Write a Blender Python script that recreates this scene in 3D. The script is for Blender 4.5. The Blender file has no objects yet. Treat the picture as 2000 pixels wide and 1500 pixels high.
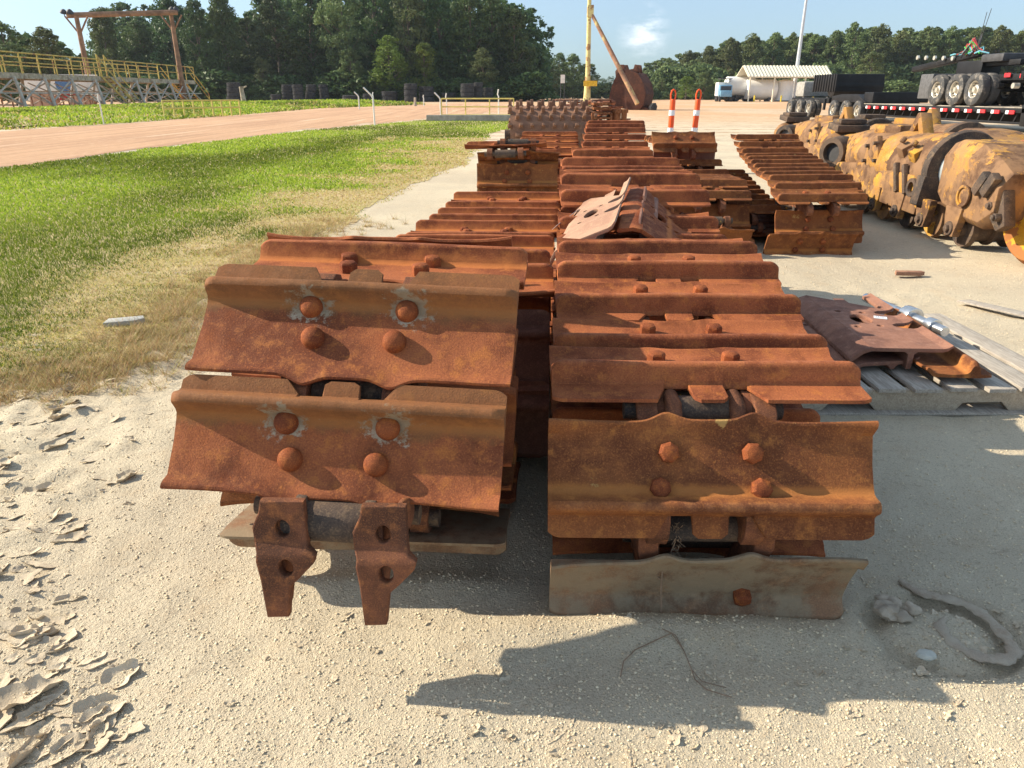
import bpy, bmesh, math, random
import numpy as np
from mathutils import Vector, Matrix, Euler, noise
R = math.radians
random.seed(7); RNG = np.random.default_rng(7)
scene = bpy.context.scene
# ---------------------------------------------------------------- camera, sky, sun
PITCH = math.atan(566/1400); SP, CP = math.sin(PITCH), math.cos(PITCH); CAMH = 1.3
cam_data = bpy.data.cameras.new("camera"); cam_data.sensor_width = 36; cam_data.lens = 36*1400/2000
cam_data.clip_start = .02; cam_data.clip_end = 5000
cam = bpy.data.objects.new("camera", cam_data); scene.collection.objects.link(cam)
cam.location = (0, 0, CAMH); cam.rotation_euler = (math.pi/2-PITCH, 0, 0); scene.camera = cam
SUN_EL = 31; SUN_DIR = Vector((-1.62, .33, 0)).normalized()*math.cos(R(SUN_EL)) + Vector((0, 0, math.sin(R(SUN_EL))))
world = bpy.data.worlds.new("World"); scene.world = world; world.use_nodes = True
wn, wl = world.node_tree.nodes, world.node_tree.links
wn.clear()
wo = wn.new('ShaderNodeOutputWorld'); wb = wn.new('ShaderNodeBackground'); sky = wn.new('ShaderNodeTexSky')
sky.sky_type = 'NISHITA'; sky.sun_disc = False; sky.sun_elevation = R(SUN_EL)
sky.sun_rotation = math.atan2(SUN_DIR.x, SUN_DIR.y); sky.air_density = 1.0; sky.dust_density = .25; sky.ozone_density = 1.6
wb.inputs['Strength'].default_value = .12
# a few wisps of cloud low in the sky
tc = wn.new('ShaderNodeTexCoord'); mp = wn.new('ShaderNodeMapping'); mp.inputs['Scale'].default_value = (9, 9, 22)
nz = wn.new('ShaderNodeTexNoise'); nz.inputs['Scale'].default_value = 1.6; nz.inputs['Detail'].default_value = 7; nz.inputs['Roughness'].default_value = .6
cr = wn.new('ShaderNodeValToRGB'); cr.color_ramp.elements[0].position = .46; cr.color_ramp.elements[1].position = .72
dist = wn.new('ShaderNodeVectorMath'); dist.operation = 'DISTANCE'; dist.inputs[1].default_value = Vector((.163, .984, .07)).normalized()
mr = wn.new('ShaderNodeMapRange'); mr.inputs['From Min'].default_value = .006; mr.inputs['From Max'].default_value = .036; mr.inputs['To Min'].default_value = 1; mr.inputs['To Max'].default_value = 0
mm = wn.new('ShaderNodeMath'); mm.operation = 'MULTIPLY'; m2 = wn.new('ShaderNodeMath'); m2.operation = 'MULTIPLY'; m2.inputs[1].default_value = 1.0
mix = wn.new('ShaderNodeMixRGB'); mix.inputs['Color2'].default_value = (8, 8, 8.3, 1)
wl.new(tc.outputs['Generated'], mp.inputs['Vector']); wl.new(mp.outputs[0], nz.inputs['Vector']); wl.new(nz.outputs[0], cr.inputs[0])
wl.new(tc.outputs['Generated'], dist.inputs[0]); wl.new(dist.outputs['Value'], mr.inputs['Value'])
wl.new(cr.outputs[0], mm.inputs[0]); wl.new(mr.outputs[0], mm.inputs[1]); wl.new(mm.outputs[0], m2.inputs[0]); wl.new(m2.outputs[0], mix.inputs[0])
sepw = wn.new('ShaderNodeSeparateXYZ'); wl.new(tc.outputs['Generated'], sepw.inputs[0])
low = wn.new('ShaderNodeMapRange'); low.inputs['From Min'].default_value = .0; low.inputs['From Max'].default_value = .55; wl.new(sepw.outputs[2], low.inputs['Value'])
lc = wn.new('ShaderNodeMixRGB'); lc.inputs['Color1'].default_value = (.30, .44, .65, 1); lc.inputs['Color2'].default_value = (2.1, 1.65, 1.2, 1); wl.new(low.outputs[0], lc.inputs[0])  # upper sky warmed and brightened as added fill for the shade; low sky dimmed
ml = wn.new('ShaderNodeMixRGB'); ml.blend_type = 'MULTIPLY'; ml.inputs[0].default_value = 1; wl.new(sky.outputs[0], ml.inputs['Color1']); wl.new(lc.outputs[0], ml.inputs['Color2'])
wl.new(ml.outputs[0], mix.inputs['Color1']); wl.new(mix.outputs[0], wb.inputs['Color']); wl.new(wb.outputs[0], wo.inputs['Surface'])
sun_data = bpy.data.lights.new("sun", 'SUN'); sun_data.energy = 4.6; sun_data.angle = R(.53); sun_data.color = (1, .89, .70)
sun = bpy.data.objects.new("sun", sun_data); scene.collection.objects.link(sun)
sun.rotation_euler = (-SUN_DIR).to_track_quat('-Z', 'Y').to_euler(); sun.location = (-10, 10, 20)
scene.view_settings.view_transform = 'Standard'; scene.view_settings.look = 'None'
scene.view_settings.exposure = 0.85; scene.view_settings.gamma = 1

# ---------------------------------------------------------------- helpers
def ray(x, y):
    u, v = (x-1000)/1400, (750-y)/1400
    return Vector((u, CP+v*SP, -SP+v*CP))
def pd(x, y, d): return Vector((0, 0, CAMH)) + ray(x, y)*d          # point of the photo at a given depth
def gp(x, y, z=0):                                                  # point of the photo on a level plane
    r = ray(x, y); return Vector((0, 0, CAMH)) + r*((z-CAMH)/r.z)
def at(x, y, Y): r = ray(x, y); return Vector((0, 0, CAMH)) + r*(Y/r.y)
COL = scene.collection
def tag(o, label=None, cat=None, group=None, kind=None):
    if label: o['label'] = label
    if cat: o['category'] = cat
    if group: o['group'] = group
    if kind: o['kind'] = kind
    return o
def empty(name, loc, rz=0, label=None, cat=None, group=None):
    o = bpy.data.objects.new(name, None); o.empty_display_size = .1; COL.objects.link(o)
    o.location = loc; o.rotation_euler = (0, 0, rz); return tag(o, label, cat, group)
class MB:
    def __init__(s): s.v = []; s.f = []
    def add(s, vs, fs, M=None):
        n = len(s.v)
        s.v += [tuple(M @ Vector(p)) if M is not None else tuple(p) for p in vs]; s.f += [tuple(i+n for i in f) for f in fs]; return s
    def box(s, c, d, M=None, rz=0, rx=0, ry=0, taper=1):
        T = Matrix.Translation(c) @ Euler((rx, ry, rz)).to_matrix().to_4x4()
        if M is not None: T = M @ T
        a, b, h = d[0]/2, d[1]/2, d[2]/2; k = taper
        vs = [(-a,-b,-h),(a,-b,-h),(a,b,-h),(-a,b,-h),(-a*k,-b*k,h),(a*k,-b*k,h),(a*k,b*k,h),(-a*k,b*k,h)]
        return s.add(vs, [(3,2,1,0),(4,5,6,7),(0,1,5,4),(1,2,6,5),(2,3,7,6),(3,0,4,7)], T)
    def cyl(s, p0, p1, r0, r1=None, n=14, cap=True, M=None):
        p0, p1 = Vector(p0), Vector(p1); r1 = r0 if r1 is None else r1
        q = (p1-p0).to_track_quat('Z', 'Y'); vs = []
        for p, r in ((p0, r0), (p1, r1)):
            for i in range(n):
                a = 2*math.pi*i/n; vs.append(p + q @ Vector((r*math.cos(a), r*math.sin(a), 0)))
        fs = [(i, (i+1) % n, n+(i+1) % n, n+i) for i in range(n)]
        if cap: fs += [tuple(reversed(range(n))), tuple(range(n, 2*n))]
        return s.add(vs, fs, M)
    def tube(s, pts, r, n=10, M=None):
        pts = [Vector(p) for p in pts]; rs = r if isinstance(r, (list, tuple)) else [r]*len(pts); vs = []; up = None
        for i, p in enumerate(pts):
            d = (pts[min(i+1, len(pts)-1)]-pts[max(i-1, 0)]).normalized()
            if up is None: up = Vector((0, 0, 1)) if abs(d.z) < .9 else Vector((1, 0, 0))
            a = d.cross(up).normalized(); b = a.cross(d); up = b
            for k in range(n):
                t = 2*math.pi*k/n; vs.append(p + a*rs[i]*math.cos(t) + b*rs[i]*math.sin(t))
        fs = [(i*n+k, i*n+(k+1) % n, (i+1)*n+(k+1) % n, (i+1)*n+k) for i in range(len(pts)-1) for k in range(n)]
        fs += [tuple(reversed(range(n))), tuple(range((len(pts)-1)*n, len(pts)*n))]
        return s.add(vs, fs, M)
    def lathe(s, prof, n=32, M=None, closed=True):      # prof (r, h) round the z axis
        vs = [(r*math.cos(2*math.pi*k/n), r*math.sin(2*math.pi*k/n), h) for r, h in prof for k in range(n)]
        m = len(prof); rng = range(m if closed else m-1)
        fs = [(i*n+k, i*n+(k+1) % n, ((i+1) % m)*n+(k+1) % n, ((i+1) % m)*n+k) for i in rng for k in range(n)]
        return s.add(vs, fs, M)
    def loft(s, secs, M=None):                           # closed sections of equal length
        m = len(secs[0]); vs = [p for q in secs for p in q]
        fs = [(i*m+k, (i+1)*m+k, (i+1)*m+(k+1) % m, i*m+(k+1) % m) for i in range(len(secs)-1) for k in range(m)]
        fs += [tuple(range(m)), tuple(reversed(range((len(secs)-1)*m, len(secs)*m)))]
        return s.add(vs, fs, M)
    def prism(s, out, x0, x1, ax='x', M=None):           # outline in the two other axes
        def p(a, b, t): return {'x': (t, a, b), 'y': (a, t, b), 'z': (a, b, t)}[ax]
        return s.loft([[p(a, b, x0) for a, b in out], [p(a, b, x1) for a, b in out]], M)
    def mesh(s, name, mat=None, smooth=35, bevel=0):
        me = bpy.data.meshes.new(name); me.from_pydata(s.v, [], s.f)
        bm = bmesh.new(); bm.from_mesh(me); bmesh.ops.recalc_face_normals(bm, faces=bm.faces)
        if bevel:
            es = [e for e in bm.edges if len(e.link_faces) == 2 and e.calc_face_angle(0) > R(30)]
            bmesh.ops.bevel(bm, geom=es, offset=bevel, segments=2, affect='EDGES', profile=.6, clamp_overlap=True)
        bm.to_mesh(me); bm.free()
        if smooth:
            me.polygons.foreach_set('use_smooth', [True]*len(me.polygons)); me.set_sharp_from_angle(angle=R(smooth))
        if mat: me.materials.append(mat)
        return me
    def build(s, name, mat, parent=None, smooth=35, bevel=0, loc=None, M=None):
        return put(name, s.mesh(name, mat, smooth, bevel), parent, loc, M)
def put(name, me, parent=None, loc=None, M=None):
    o = bpy.data.objects.new(name, me); COL.objects.link(o); o.parent = parent
    if M is not None: o.matrix_local = M
    if loc is not None: o.location = loc
    return o
def fillmesh(name, outer, holes, th, mat=None, bevel=.002, res=10):  # flat plate with holes, in xy, thickness in z
    cu = bpy.data.curves.new(name, 'CURVE'); cu.dimensions = '2D'; cu.fill_mode = 'BOTH'; cu.extrude = th/2-bevel; cu.bevel_depth = bevel; cu.bevel_resolution = 1; cu.offset = -bevel
    for pts in [outer]+holes:
        sp = cu.splines.new('POLY'); sp.points.add(len(pts)-1)
        for q, p in zip(sp.points, pts): q.co = (p[0], p[1], 0, 1)
        sp.use_cyclic_u = True
    o = bpy.data.objects.new(name, cu); COL.objects.link(o)
    dg = bpy.context.evaluated_depsgraph_get(); me = bpy.data.meshes.new_from_object(o.evaluated_get(dg)); me.name = name
    bpy.data.objects.remove(o); bpy.data.curves.remove(cu)
    me.materials.clear()
    if mat: me.materials.append(mat)
    return me
def circ(cx, cy, r, n=24, ry=None, a0=0): ry = ry or r; return [(cx+r*math.cos(a0+2*math.pi*i/n), cy+ry*math.sin(a0+2*math.pi*i/n)) for i in range(n)]
def np_mesh(name, V, F, mat, smooth=False, cols=None):   # V (n,3), F (m,k)
    me = bpy.data.meshes.new(name); V = np.asarray(V, np.float32); F = np.asarray(F, np.int32); k = F.shape[1]
    me.vertices.add(len(V)); me.vertices.foreach_set('co', V.ravel()); me.loops.add(F.size); me.loops.foreach_set('vertex_index', F.ravel())
    me.polygons.add(len(F)); me.polygons.foreach_set('loop_start', np.arange(0, F.size, k, dtype=np.int32))
    if smooth: me.polygons.foreach_set('use_smooth', np.ones(len(F), bool))
    if cols is not None:
        at_ = me.color_attributes.new('col', 'FLOAT_COLOR', 'POINT'); c4 = np.ones((len(V), 4), np.float32); c4[:, :3] = cols; at_.data.foreach_set('color', c4.ravel())
    me.materials.append(mat); me.update(); me.validate(); return me
# ---------------------------------------------------------------- materials
class NT:
    def __init__(s, name):
        s.m = bpy.data.materials.new(name); s.m.use_nodes = True; s.n = s.m.node_tree.nodes; s.l = s.m.node_tree.links; s.n.clear()
        s.out = s.n.new('ShaderNodeOutputMaterial'); s.b = s.n.new('ShaderNodeBsdfPrincipled'); s.l.new(s.b.outputs[0], s.out.inputs[0]); s.vec = None
    def set(s, sock, v):
        if isinstance(v, bpy.types.NodeSocket): s.l.new(v, sock)
        elif isinstance(v, (tuple, list)) and len(v) == 3 and sock.type == 'RGBA': sock.default_value = (*v, 1)
        else: sock.default_value = v
    def coords(s, rand=True, kind='Object'):
        t = s.n.new('ShaderNodeTexCoord').outputs[kind]
        if kind == 'World': pass
        if rand:
            oi = s.n.new('ShaderNodeObjectInfo'); k = s.n.new('ShaderNodeVectorMath'); k.operation = 'SCALE'; k.inputs[0].default_value = (37, 53, 71); s.l.new(oi.outputs['Random'], k.inputs['Scale'])
            a = s.n.new('ShaderNodeVectorMath'); s.l.new(t, a.inputs[0]); s.l.new(k.outputs[0], a.inputs[1]); t = a.outputs[0]
        s.vec = t; return t
    def noise(s, scale, detail=6, rough=.6, vec=None, sc=None, dist=0):
        v = vec or s.vec
        if sc: mpn = s.n.new('ShaderNodeMapping'); mpn.inputs['Scale'].default_value = sc; s.l.new(v, mpn.inputs[0]); v = mpn.outputs[0]
        n = s.n.new('ShaderNodeTexNoise'); n.inputs['Scale'].default_value = scale; n.inputs['Detail'].default_value = detail; n.inputs['Roughness'].default_value = rough; n.inputs['Distortion'].default_value = dist
        s.l.new(v, n.inputs['Vector']); return n.outputs[0]
    def ramp(s, f, a, b, c0=0., c1=1.):
        n = s.n.new('ShaderNodeMapRange'); n.inputs['From Min'].default_value = a; n.inputs['From Max'].default_value = b; n.inputs['To Min'].default_value = c0; n.inputs['To Max'].default_value = c1
        n.interpolation_type = 'SMOOTHSTEP'; s.l.new(f, n.inputs['Value']); return n.outputs[0]
    def mix(s, f, a, b, mode='MIX'):
        n = s.n.new('ShaderNodeMixRGB'); n.blend_type = mode; s.set(n.inputs[0], f); s.set(n.inputs[1], a); s.set(n.inputs[2], b); return n.outputs[0]
    def math(s, op, a, b=0.):
        n = s.n.new('ShaderNodeMath'); n.operation = op; s.set(n.inputs[0], a); s.set(n.inputs[1], b); return n.outputs[0]
    def bump(s, h, strength=.5, dist=.01, nrm=None):
        n = s.n.new('ShaderNodeBump'); n.inputs['Strength'].default_value = strength; n.inputs['Distance'].default_value = dist; s.l.new(h, n.inputs['Height'])
        if nrm: s.l.new(nrm, n.inputs['Normal'])
        return n.outputs[0]
    def fin(s, col, rough=.8, nrm=None, metal=0., spec=.3):
        s.set(s.b.inputs['Base Color'], col); s.set(s.b.inputs['Roughness'], rough); s.b.inputs['Metallic'].default_value = metal; s.b.inputs['Specular IOR Level'].default_value = spec
        if nrm: s.l.new(nrm, s.b.inputs['Normal'])
        return s.m
def rust(name, base, dark, light, patch=None, pamt=.62, dust=None, residue=False, crease=False, bumpd=.0012, scale=1.):
    t = NT(name); t.coords()
    big = t.noise(4*scale, 5, .6); med = t.noise(22*scale, 6, .65); fine = t.noise(240*scale, 3, .7)
    c = t.mix(t.ramp(big, .42, .60), base, dark)
    c = t.mix(t.ramp(med, .5, .72, 0, .75), c, light)
    c = t.mix(t.ramp(fine, .5, .74, 0, .35), c, tuple(min(1, k*1.7) for k in light))
    c = t.mix(t.ramp(fine, .5, .3, 0, .35), c, tuple(k*.5 for k in dark))
    stn = t.noise(7*scale, 6, .7, sc=(1, .25, 1), dist=.6); c = t.mix(t.ramp(stn, .56, .70, 0, .55), c, tuple(k*.62 for k in dark))
    spots = t.noise(70*scale, 3, .6); c = t.mix(t.ramp(spots, .60, .70, 0, .28), c, tuple(min(1, k*1.25) for k in light))
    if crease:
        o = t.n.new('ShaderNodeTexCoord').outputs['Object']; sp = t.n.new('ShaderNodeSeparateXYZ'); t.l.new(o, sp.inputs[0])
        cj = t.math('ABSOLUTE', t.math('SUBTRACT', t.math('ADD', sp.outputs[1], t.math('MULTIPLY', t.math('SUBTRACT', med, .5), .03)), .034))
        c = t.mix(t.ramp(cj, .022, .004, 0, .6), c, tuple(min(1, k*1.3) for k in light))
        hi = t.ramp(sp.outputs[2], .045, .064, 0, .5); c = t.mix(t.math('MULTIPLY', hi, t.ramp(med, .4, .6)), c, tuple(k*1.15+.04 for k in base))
    if patch:
        pn = t.noise(6*scale, 7, .68); c = t.mix(t.ramp(pn, pamt, pamt+.03), c, patch)
    if residue:
        o = t.n.new('ShaderNodeTexCoord').outputs['Object']; sep = t.n.new('ShaderNodeSeparateXYZ'); t.l.new(o, sep.inputs[0])
        ax = t.math('ABSOLUTE', t.math('SUBTRACT', t.math('ABSOLUTE', sep.outputs[0]), .126)); ay = t.math('ABSOLUTE', t.math('SUBTRACT', sep.outputs[1], .042))
        d = t.math('SQRT', t.math('ADD', t.math('POWER', ax, 2.), t.math('MULTIPLY', t.math('POWER', ay, 2.), 2.2)))
        d = t.math('ADD', d, t.math('MULTIPLY', t.math('SUBTRACT', t.noise(26, 7, .75), .5), .24))
        c = t.mix(t.ramp(d, .058, .030, 0, .8), c, t.mix(t.noise(60), (.30, .27, .19), (.55, .52, .42)))
        dd = t.math('ADD', sep.outputs[1], t.math('MULTIPLY', t.math('SUBTRACT', t.noise(14, 6, .7), .5), .12))
        c = t.mix(t.ramp(dd, .075, .04, 0, .5), c, (.16, .10, .045))
    if dust: c = t.mix(t.ramp(t.noise(9*scale, 6, .7), .38, .58, .1, dust[3]), c, dust[:3])
    h = t.math('ADD', t.math('MULTIPLY', fine, .35), t.math('MULTIPLY', med, .45))
    return t.fin(c, t.ramp(med, .3, .7, .9, .62), t.bump(h, .8, bumpd*4), 0, .12)
def plain(name, col, rough=.6, metal=0., var=.25, sc=8, dirt=None, damt=.55, bump_=.0, spec=.4):
    t = NT(name); t.coords(); n = t.noise(sc, 6, .65)
    c = t.mix(t.ramp(n, .3, .7), tuple(k*(1-var) for k in col), tuple(min(1, k*(1+var)) for k in col))
    if dirt: c = t.mix(t.ramp(t.noise(sc*.6, 7, .7), damt, damt+.12), c, dirt)
    return t.fin(c, rough, t.bump(n, .5, bump_) if bump_ else None, metal, spec)
M_RED = rust('rust_red', (.335, .108, .046), (.175, .052, .026), (.44, .155, .045), crease=True)
M_REDR = rust('rust_red_residue', (.31, .102, .045), (.165, .052, .027), (.44, .155, .042), residue=True, crease=True)
M_ORG = rust('rust_orange', (.25, .092, .036), (.145, .052, .025), (.40, .16, .045), patch=(.42, .25, .09), pamt=.64, crease=True)
M_DRK = rust('rust_dark_plum', (.22, .10, .066), (.16, .066, .047), (.28, .125, .08))
M_DST = rust('rust_dusty', (.26, .14, .08), (.16, .09, .055), (.34, .19, .1), dust=(.30, .245, .165, .75))
M_LNK = rust('rust_link', (.21, .085, .048), (.11, .05, .032), (.36, .14, .055), patch=(.5, .27, .03), pamt=.67, scale=1.4)
M_BLT = rust('rust_bolt', (.27, .08, .032), (.16, .045, .022), (.42, .14, .035), scale=1.5)
M_YEL = rust('yellow_worn', (.58, .30, .04), (.38, .18, .035), (.60, .37, .10), patch=(.10, .055, .036), pamt=.46, dust=(.30, .175, .095, .8), scale=.42, bumpd=.003)
M_YELC = rust('yellow_clean', (.68, .38, .04), (.58, .31, .035), (.70, .38, .05), patch=(.34, .14, .05), pamt=.50, scale=.6)
M_DIRTY = rust('greasy_steel', (.115, .08, .062), (.055, .047, .045), (.22, .15, .09), patch=(.5, .3, .05), pamt=.66, scale=.8)
# ---------------------------------------------------------------- track chains
PT = .29; GH = .054; SW = .79
def shoe_sections(W=SW, gh=GH, flare=.012, notch=True, wave=.02, seed=0, end_cut=0., wear=0., ext=0., lx=0.):
    rr = random.Random(seed); hw = W/2; k = W/SW
    xs = sorted(set([round(x, 4) for x in list(np.linspace(-hw, hw, 57)) + [sg*v*k for sg in (-1, 1) for v in (.0445, .0455, .048, .100, .104, .106, .120, .134, .136)] + [sg*(hw-e) for sg in (-1, 1) for e in (.003, .008, .016, .026)]]))
    secs = []; ph = rr.uniform(0, 6)
    for x in xs:
        ax = abs(x)/k; e = (abs(x)-(hw-.03))/.03; e = max(0, e)
        a = -.082-ext
        if notch:
            if .045 <= ax <= .105: a = -.027
            elif .045-.0035 < ax < .045: a = -.082-ext+(.052+ext)*(ax-.0415)/.0035
            elif .105 < ax < .136: a = -.030-(.052+ext)*(ax-.105)/.031
        a += .014*max(0, e)**2 if e > 0 else 0
        h = gh*(1-.3*e**2) * (1+.03*math.sin(x*9+ph)-wear*(.5+.5*math.sin(x*5+ph*2)))
        b = .207 + wave*math.exp(-((ax-.107)/.036)**2) + .0025*math.sin(x*14+ph) + end_cut*(x/hw)
        fl = flare*(abs(x)/hw)**6 - .004*math.exp(-((ax-.107)/.04)**2) + .0015*math.sin(x*11+ph)
        th = .017; s2 = max(-.026, a+.005); in_ = .004*e**2
        pr = [(a, -th*.7), (a+.002, -th*.2), (s2-.001, 0), (s2, .0015), (-.021+.0, .009), (-.014, h*.8), (-.010, h*.94), (-.004, h), (.006, h), (.012, h*.94), (.015, h*.8), (.024, .011), (.032, .003), (.045, 0), (.1, -in_), (.15, 0),
              (.172, .002), (.19, .008+fl), (b-.010, .012+fl), (b-.004, .012+fl), (b, .008+fl), (b-.001, .001+fl), (b-.012, -.002+fl*.7), (.18, -.010), (.165, -th), (.1, -th), (.0, -th), (max(-.02, a+.006), -th)]
        secs.append([(x, s+(lx if s > .168 else 0), t) for s, t in pr])
    return secs
SHOE = {}
def shoe_mesh(W, mat, **kw):
    key = (round(W, 3), mat.name, tuple(sorted(kw.items())))
    if key not in SHOE: SHOE[key] = MB().loft(shoe_sections(W, **kw)).mesh('track_shoe', mat, 40)
    return SHOE[key]
def bolt_mesh(kind, mat):
    m = MB(); n = 6
    if kind == 'dome': prof = [(.0285, 0), (.0285, .012), (.026, .020), (.020, .027), (.010, .031), (.002, .032)]; n = 20
    elif kind == 'worn': prof = [(.0265, 0), (.0265, .011), (.025, .017), (.019, .022), (.010, .0245), (.002, .025)]; n = 7
    else: prof = [(.0255, 0), (.0255, .024), (.022, .029), (.011, .032), (.002, .0325)]; n = 6
    v = [(r*math.cos(2*math.pi*(i+.5)/n), r*math.sin(2*math.pi*(i+.5)/n), h) for r, h in prof for i in range(n)]
    f = [(i*n+q, i*n+(q+1) % n, (i+1)*n+(q+1) % n, (i+1)*n+q) for i in range(len(prof)-1) for q in range(n)]+[tuple(range((len(prof)-1)*n, len(prof)*n))]
    me = m.add(v, f).mesh('bolt', mat, 50 if kind == 'dome' else 25, .0012 if kind == 'hex' else 0); return me
BOLT = {k: bolt_mesh(k, M_BLT) for k in ('dome', 'worn', 'hex')}
def link_mesh(sg):
    m = MB()
    out = [(-.105, -.075), (-.095, -.108), (-.06, -.125), (-.02, -.112), (.05, -.12), (.12, -.12), (.19, -.115), (.235, -.125), (.27, -.1), (.278, -.07), (.262, -.04), (.22, -.0185), (.02, -.0185), (-.045, -.0185), (-.085, -.04)]
    c = .5
    secs = []
    for x in (.092, .096, .14, .144): secs.append([(sg*(x+(.03 if s > .09 else (-.0 if s < .03 else .03*(s-.03)/.06))), s, t) for s, t in out])
    m.loft(secs); return m.mesh('track_link', M_LNK, 30, .004)
LINK = {s: link_mesh(s) for s in (-1, 1)}
BUSH = MB().cyl((-.098, .235, -.075), (.098, .235, -.075), .037, n=20).cyl((-.2, .235, -.075), (.2, .235, -.075), .024, n=14).mesh('pin_bushing', M_DIRTY, 40)
def tip(xl, xr, y, W):
    d = W*1400/(xr-xl); return pd((xl+xr)/2, y, d)
BX = {'n': ((.122, .042), (-.122, .042), (.102, .128), (-.102, .128))}
def add_shoe(par, o0, pos, th, orient, yaw, W, mat, bolt='hex', links=True, roll=0, bolts=True, kw=None, sw=0, name='track_shoe', lab=None, mask=None):
    c, s = math.cos(R(th)), math.sin(R(th))
    if orient == 'B': S = Vector((0, c, s)); T = Vector((0, -s, c))
    else: S = Vector((0, -c, -s)); T = Vector((0, -s, c))
    X = S.cross(T); M3 = Matrix((X, S, T)).transposed()
    Rz = Euler((0, R(roll), R(yaw))).to_matrix(); M3 = Rz @ M3
    M = Matrix.Translation(Vector(pos)-o0) @ M3.to_4x4()
    so = put(name, shoe_mesh(W, mat, **(kw or {})), par, M=M)
    if lab: so['label'] = lab
    k = W/SW
    if bolts:
        for i, (bx, by) in enumerate(BX['n']):
            if mask and not mask[i]: continue
            b = put('bolt', BOLT[bolt], so, M=Matrix.Translation((bx*k, by, -.001)) @ Matrix.Rotation(random.uniform(0, 1), 4, 'Z'))
    if links:
        for sg in (-1, 1): put('track_link', LINK[sg], par, M=M @ Matrix.Diagonal((k, 1, 1, 1)))
        put('pin_bushing', BUSH, par, M=M @ Matrix.Diagonal((k, 1, 1, 1)))
    return so, M
def chain(label, orient, rows, W, mat, yaw=0, bolt='hex', layers=(), rolls=0, kw=None, group=None, cat='track chain', bolts=True, over={}, keep=0):
    tips = [(tip(r[0], r[1], r[2], W), r[3]) for r in rows]
    if keep:
        P = [p for p, _ in tips[keep-1:]]; A = [a for _, a in tips[keep-1:]]; out_ = []; L_ = 0; i = 0; tot = sum((P[k+1]-P[k]).length for k in range(len(P)-1)); n_ = max(1, round(tot/PT)); st = tot/n_
        cum = [0]
        for k in range(len(P)-1): cum.append(cum[-1]+(P[k+1]-P[k]).length)
        for q in range(1, n_+1):
            d_ = q*st; k = 0
            while k < len(P)-2 and cum[k+1] < d_: k += 1
            f = min(1, (d_-cum[k])/(cum[k+1]-cum[k])); out_.append((P[k].lerp(P[k+1], f), A[k]*(1-f)+A[k+1]*f))
        tips = tips[:keep]+out_
    o0 = Vector((tips[0][0].x, tips[0][0].y, 0))
    e = empty('track_chain', o0, 0, label, cat, group or 'rusty crawler track chains laid out in rows')
    out = []
    for i, (p, th) in enumerate(tips):
        n = Vector((0, -math.sin(R(th)), math.cos(R(th)))); kk = dict(mat=mat); kk.update(over.get(i, {}))
        m_ = kk.pop('mat'); y_ = kk.pop('yaw', yaw); r_ = kk.pop('roll', rolls); b_ = kk.pop('bolt', bolt); k_ = kk.pop('kw', kw)
        pos = Euler((0, 0, R(y_))).to_matrix() @ (n*-GH)
        k2 = dict(k_ or {}); k2['seed'] = (i*7+len(label)) % 5
        out.append(add_shoe(e, o0, p+pos, th, orient, y_, W, m_, b_, roll=r_, kw=k2, bolts=bolts, **kk))
    xa = tips[0][0].x; ya = tips[0][0].y; xb = tips[-1][0].x; yb = tips[-1][0].y; sl = (xb-xa)/(yb-ya) if abs(yb-ya) > .3 else 0
    for (y0, y1, z0, z1, th) in layers:
        n = max(1, int(round((y1-y0)/PT)))
        for i in range(n+1):
            y = y0+i*PT; z = z0+(z1-z0)*i/max(1, n)
            add_shoe(e, o0, Vector((xa+(y-ya)*sl, y, z)), th, orient, yaw, W, mat, bolt, bolts=False, kw=dict(seed=i % 3))
    return e, o0, out
G1 = 'rusty crawler track chains laid out in rows'
# R : the chain nearest the camera on the right
eR, oR, sR = chain('long rusty track chain nearest the camera, right of the dark gap, dusty bottom shoe', 'B',
    [(1072, 1727, 992, 64), (1078, 1678, 706, 2), (1084, 1614, 653, 6), (1088, 1563, 574, 8), (1090, 1520, 510, 7), (1092, 1478, 470, 3)],
    SW, M_RED, yaw=-1.0, layers=[(1.95, 3.0, .075, .075, 180), (1.95, 2.8, .38, .44, 5)],
    over={0: dict(mat=M_ORG, bolt='worn', kw=dict(flare=.022)), 1: dict(kw=dict(ext=.028, flare=.006))}, kw=dict(flare=.006))
add_shoe(eR, oR, Vector((.497, 1.600, .012)), 111, 'B', -1, SW, M_DST, 'hex', kw=dict(seed=4, end_cut=.02), mask=(1, 0, 0, 0), lab='lowest shoe, coated in pale dust')
add_shoe(eR, oR, Vector((.61, 3.13, .66)), -25, 'B', -1, SW, M_RED, 'hex', kw=dict(seed=4))
# L : the chain nearest the camera on the left
eL, oL, sL = chain('short rusty track chain in left foreground, two bare links hanging from its end', 'A',
    [(383, 1010, 556, 45), (313, 985, 790, 57), (505, 1030, 474, 3)], SW, M_REDR, yaw=-5, rolls=1.2, bolt='dome',
    over={2: dict(bolt='hex', mat=M_RED, yaw=-3.5), 1: dict(kw=dict(flare=.014, seed=2, ext=-.016, lx=.008), yaw=-5)}, kw=dict(flare=.012, lx=.026), layers=[])
def rel(par, o0, pts): pass
for (y, z, th, m_) in ((2.12, .075, 180, M_RED), (2.40, .075, 180, M_RED), (2.45, .76, -32, M_RED), (2.62, .50, -85, M_RED), (2.2, .44, 8, M_RED), (1.95, .30, 4, M_ORG), (2.68, .075, 180, M_RED), (2.96, .075, 180, M_RED), (2.45, .30, 2, M_RED), (2.75, .30, 2, M_RED), (2.05, .62, 20, M_RED), (1.86, .52, 40, M_RED)):
    add_shoe(eL, oL, Vector((-.38, y, z)), th, 'A', -5, SW, m_, 'hex', bolts=False, kw=dict(seed=3), links=True)
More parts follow.
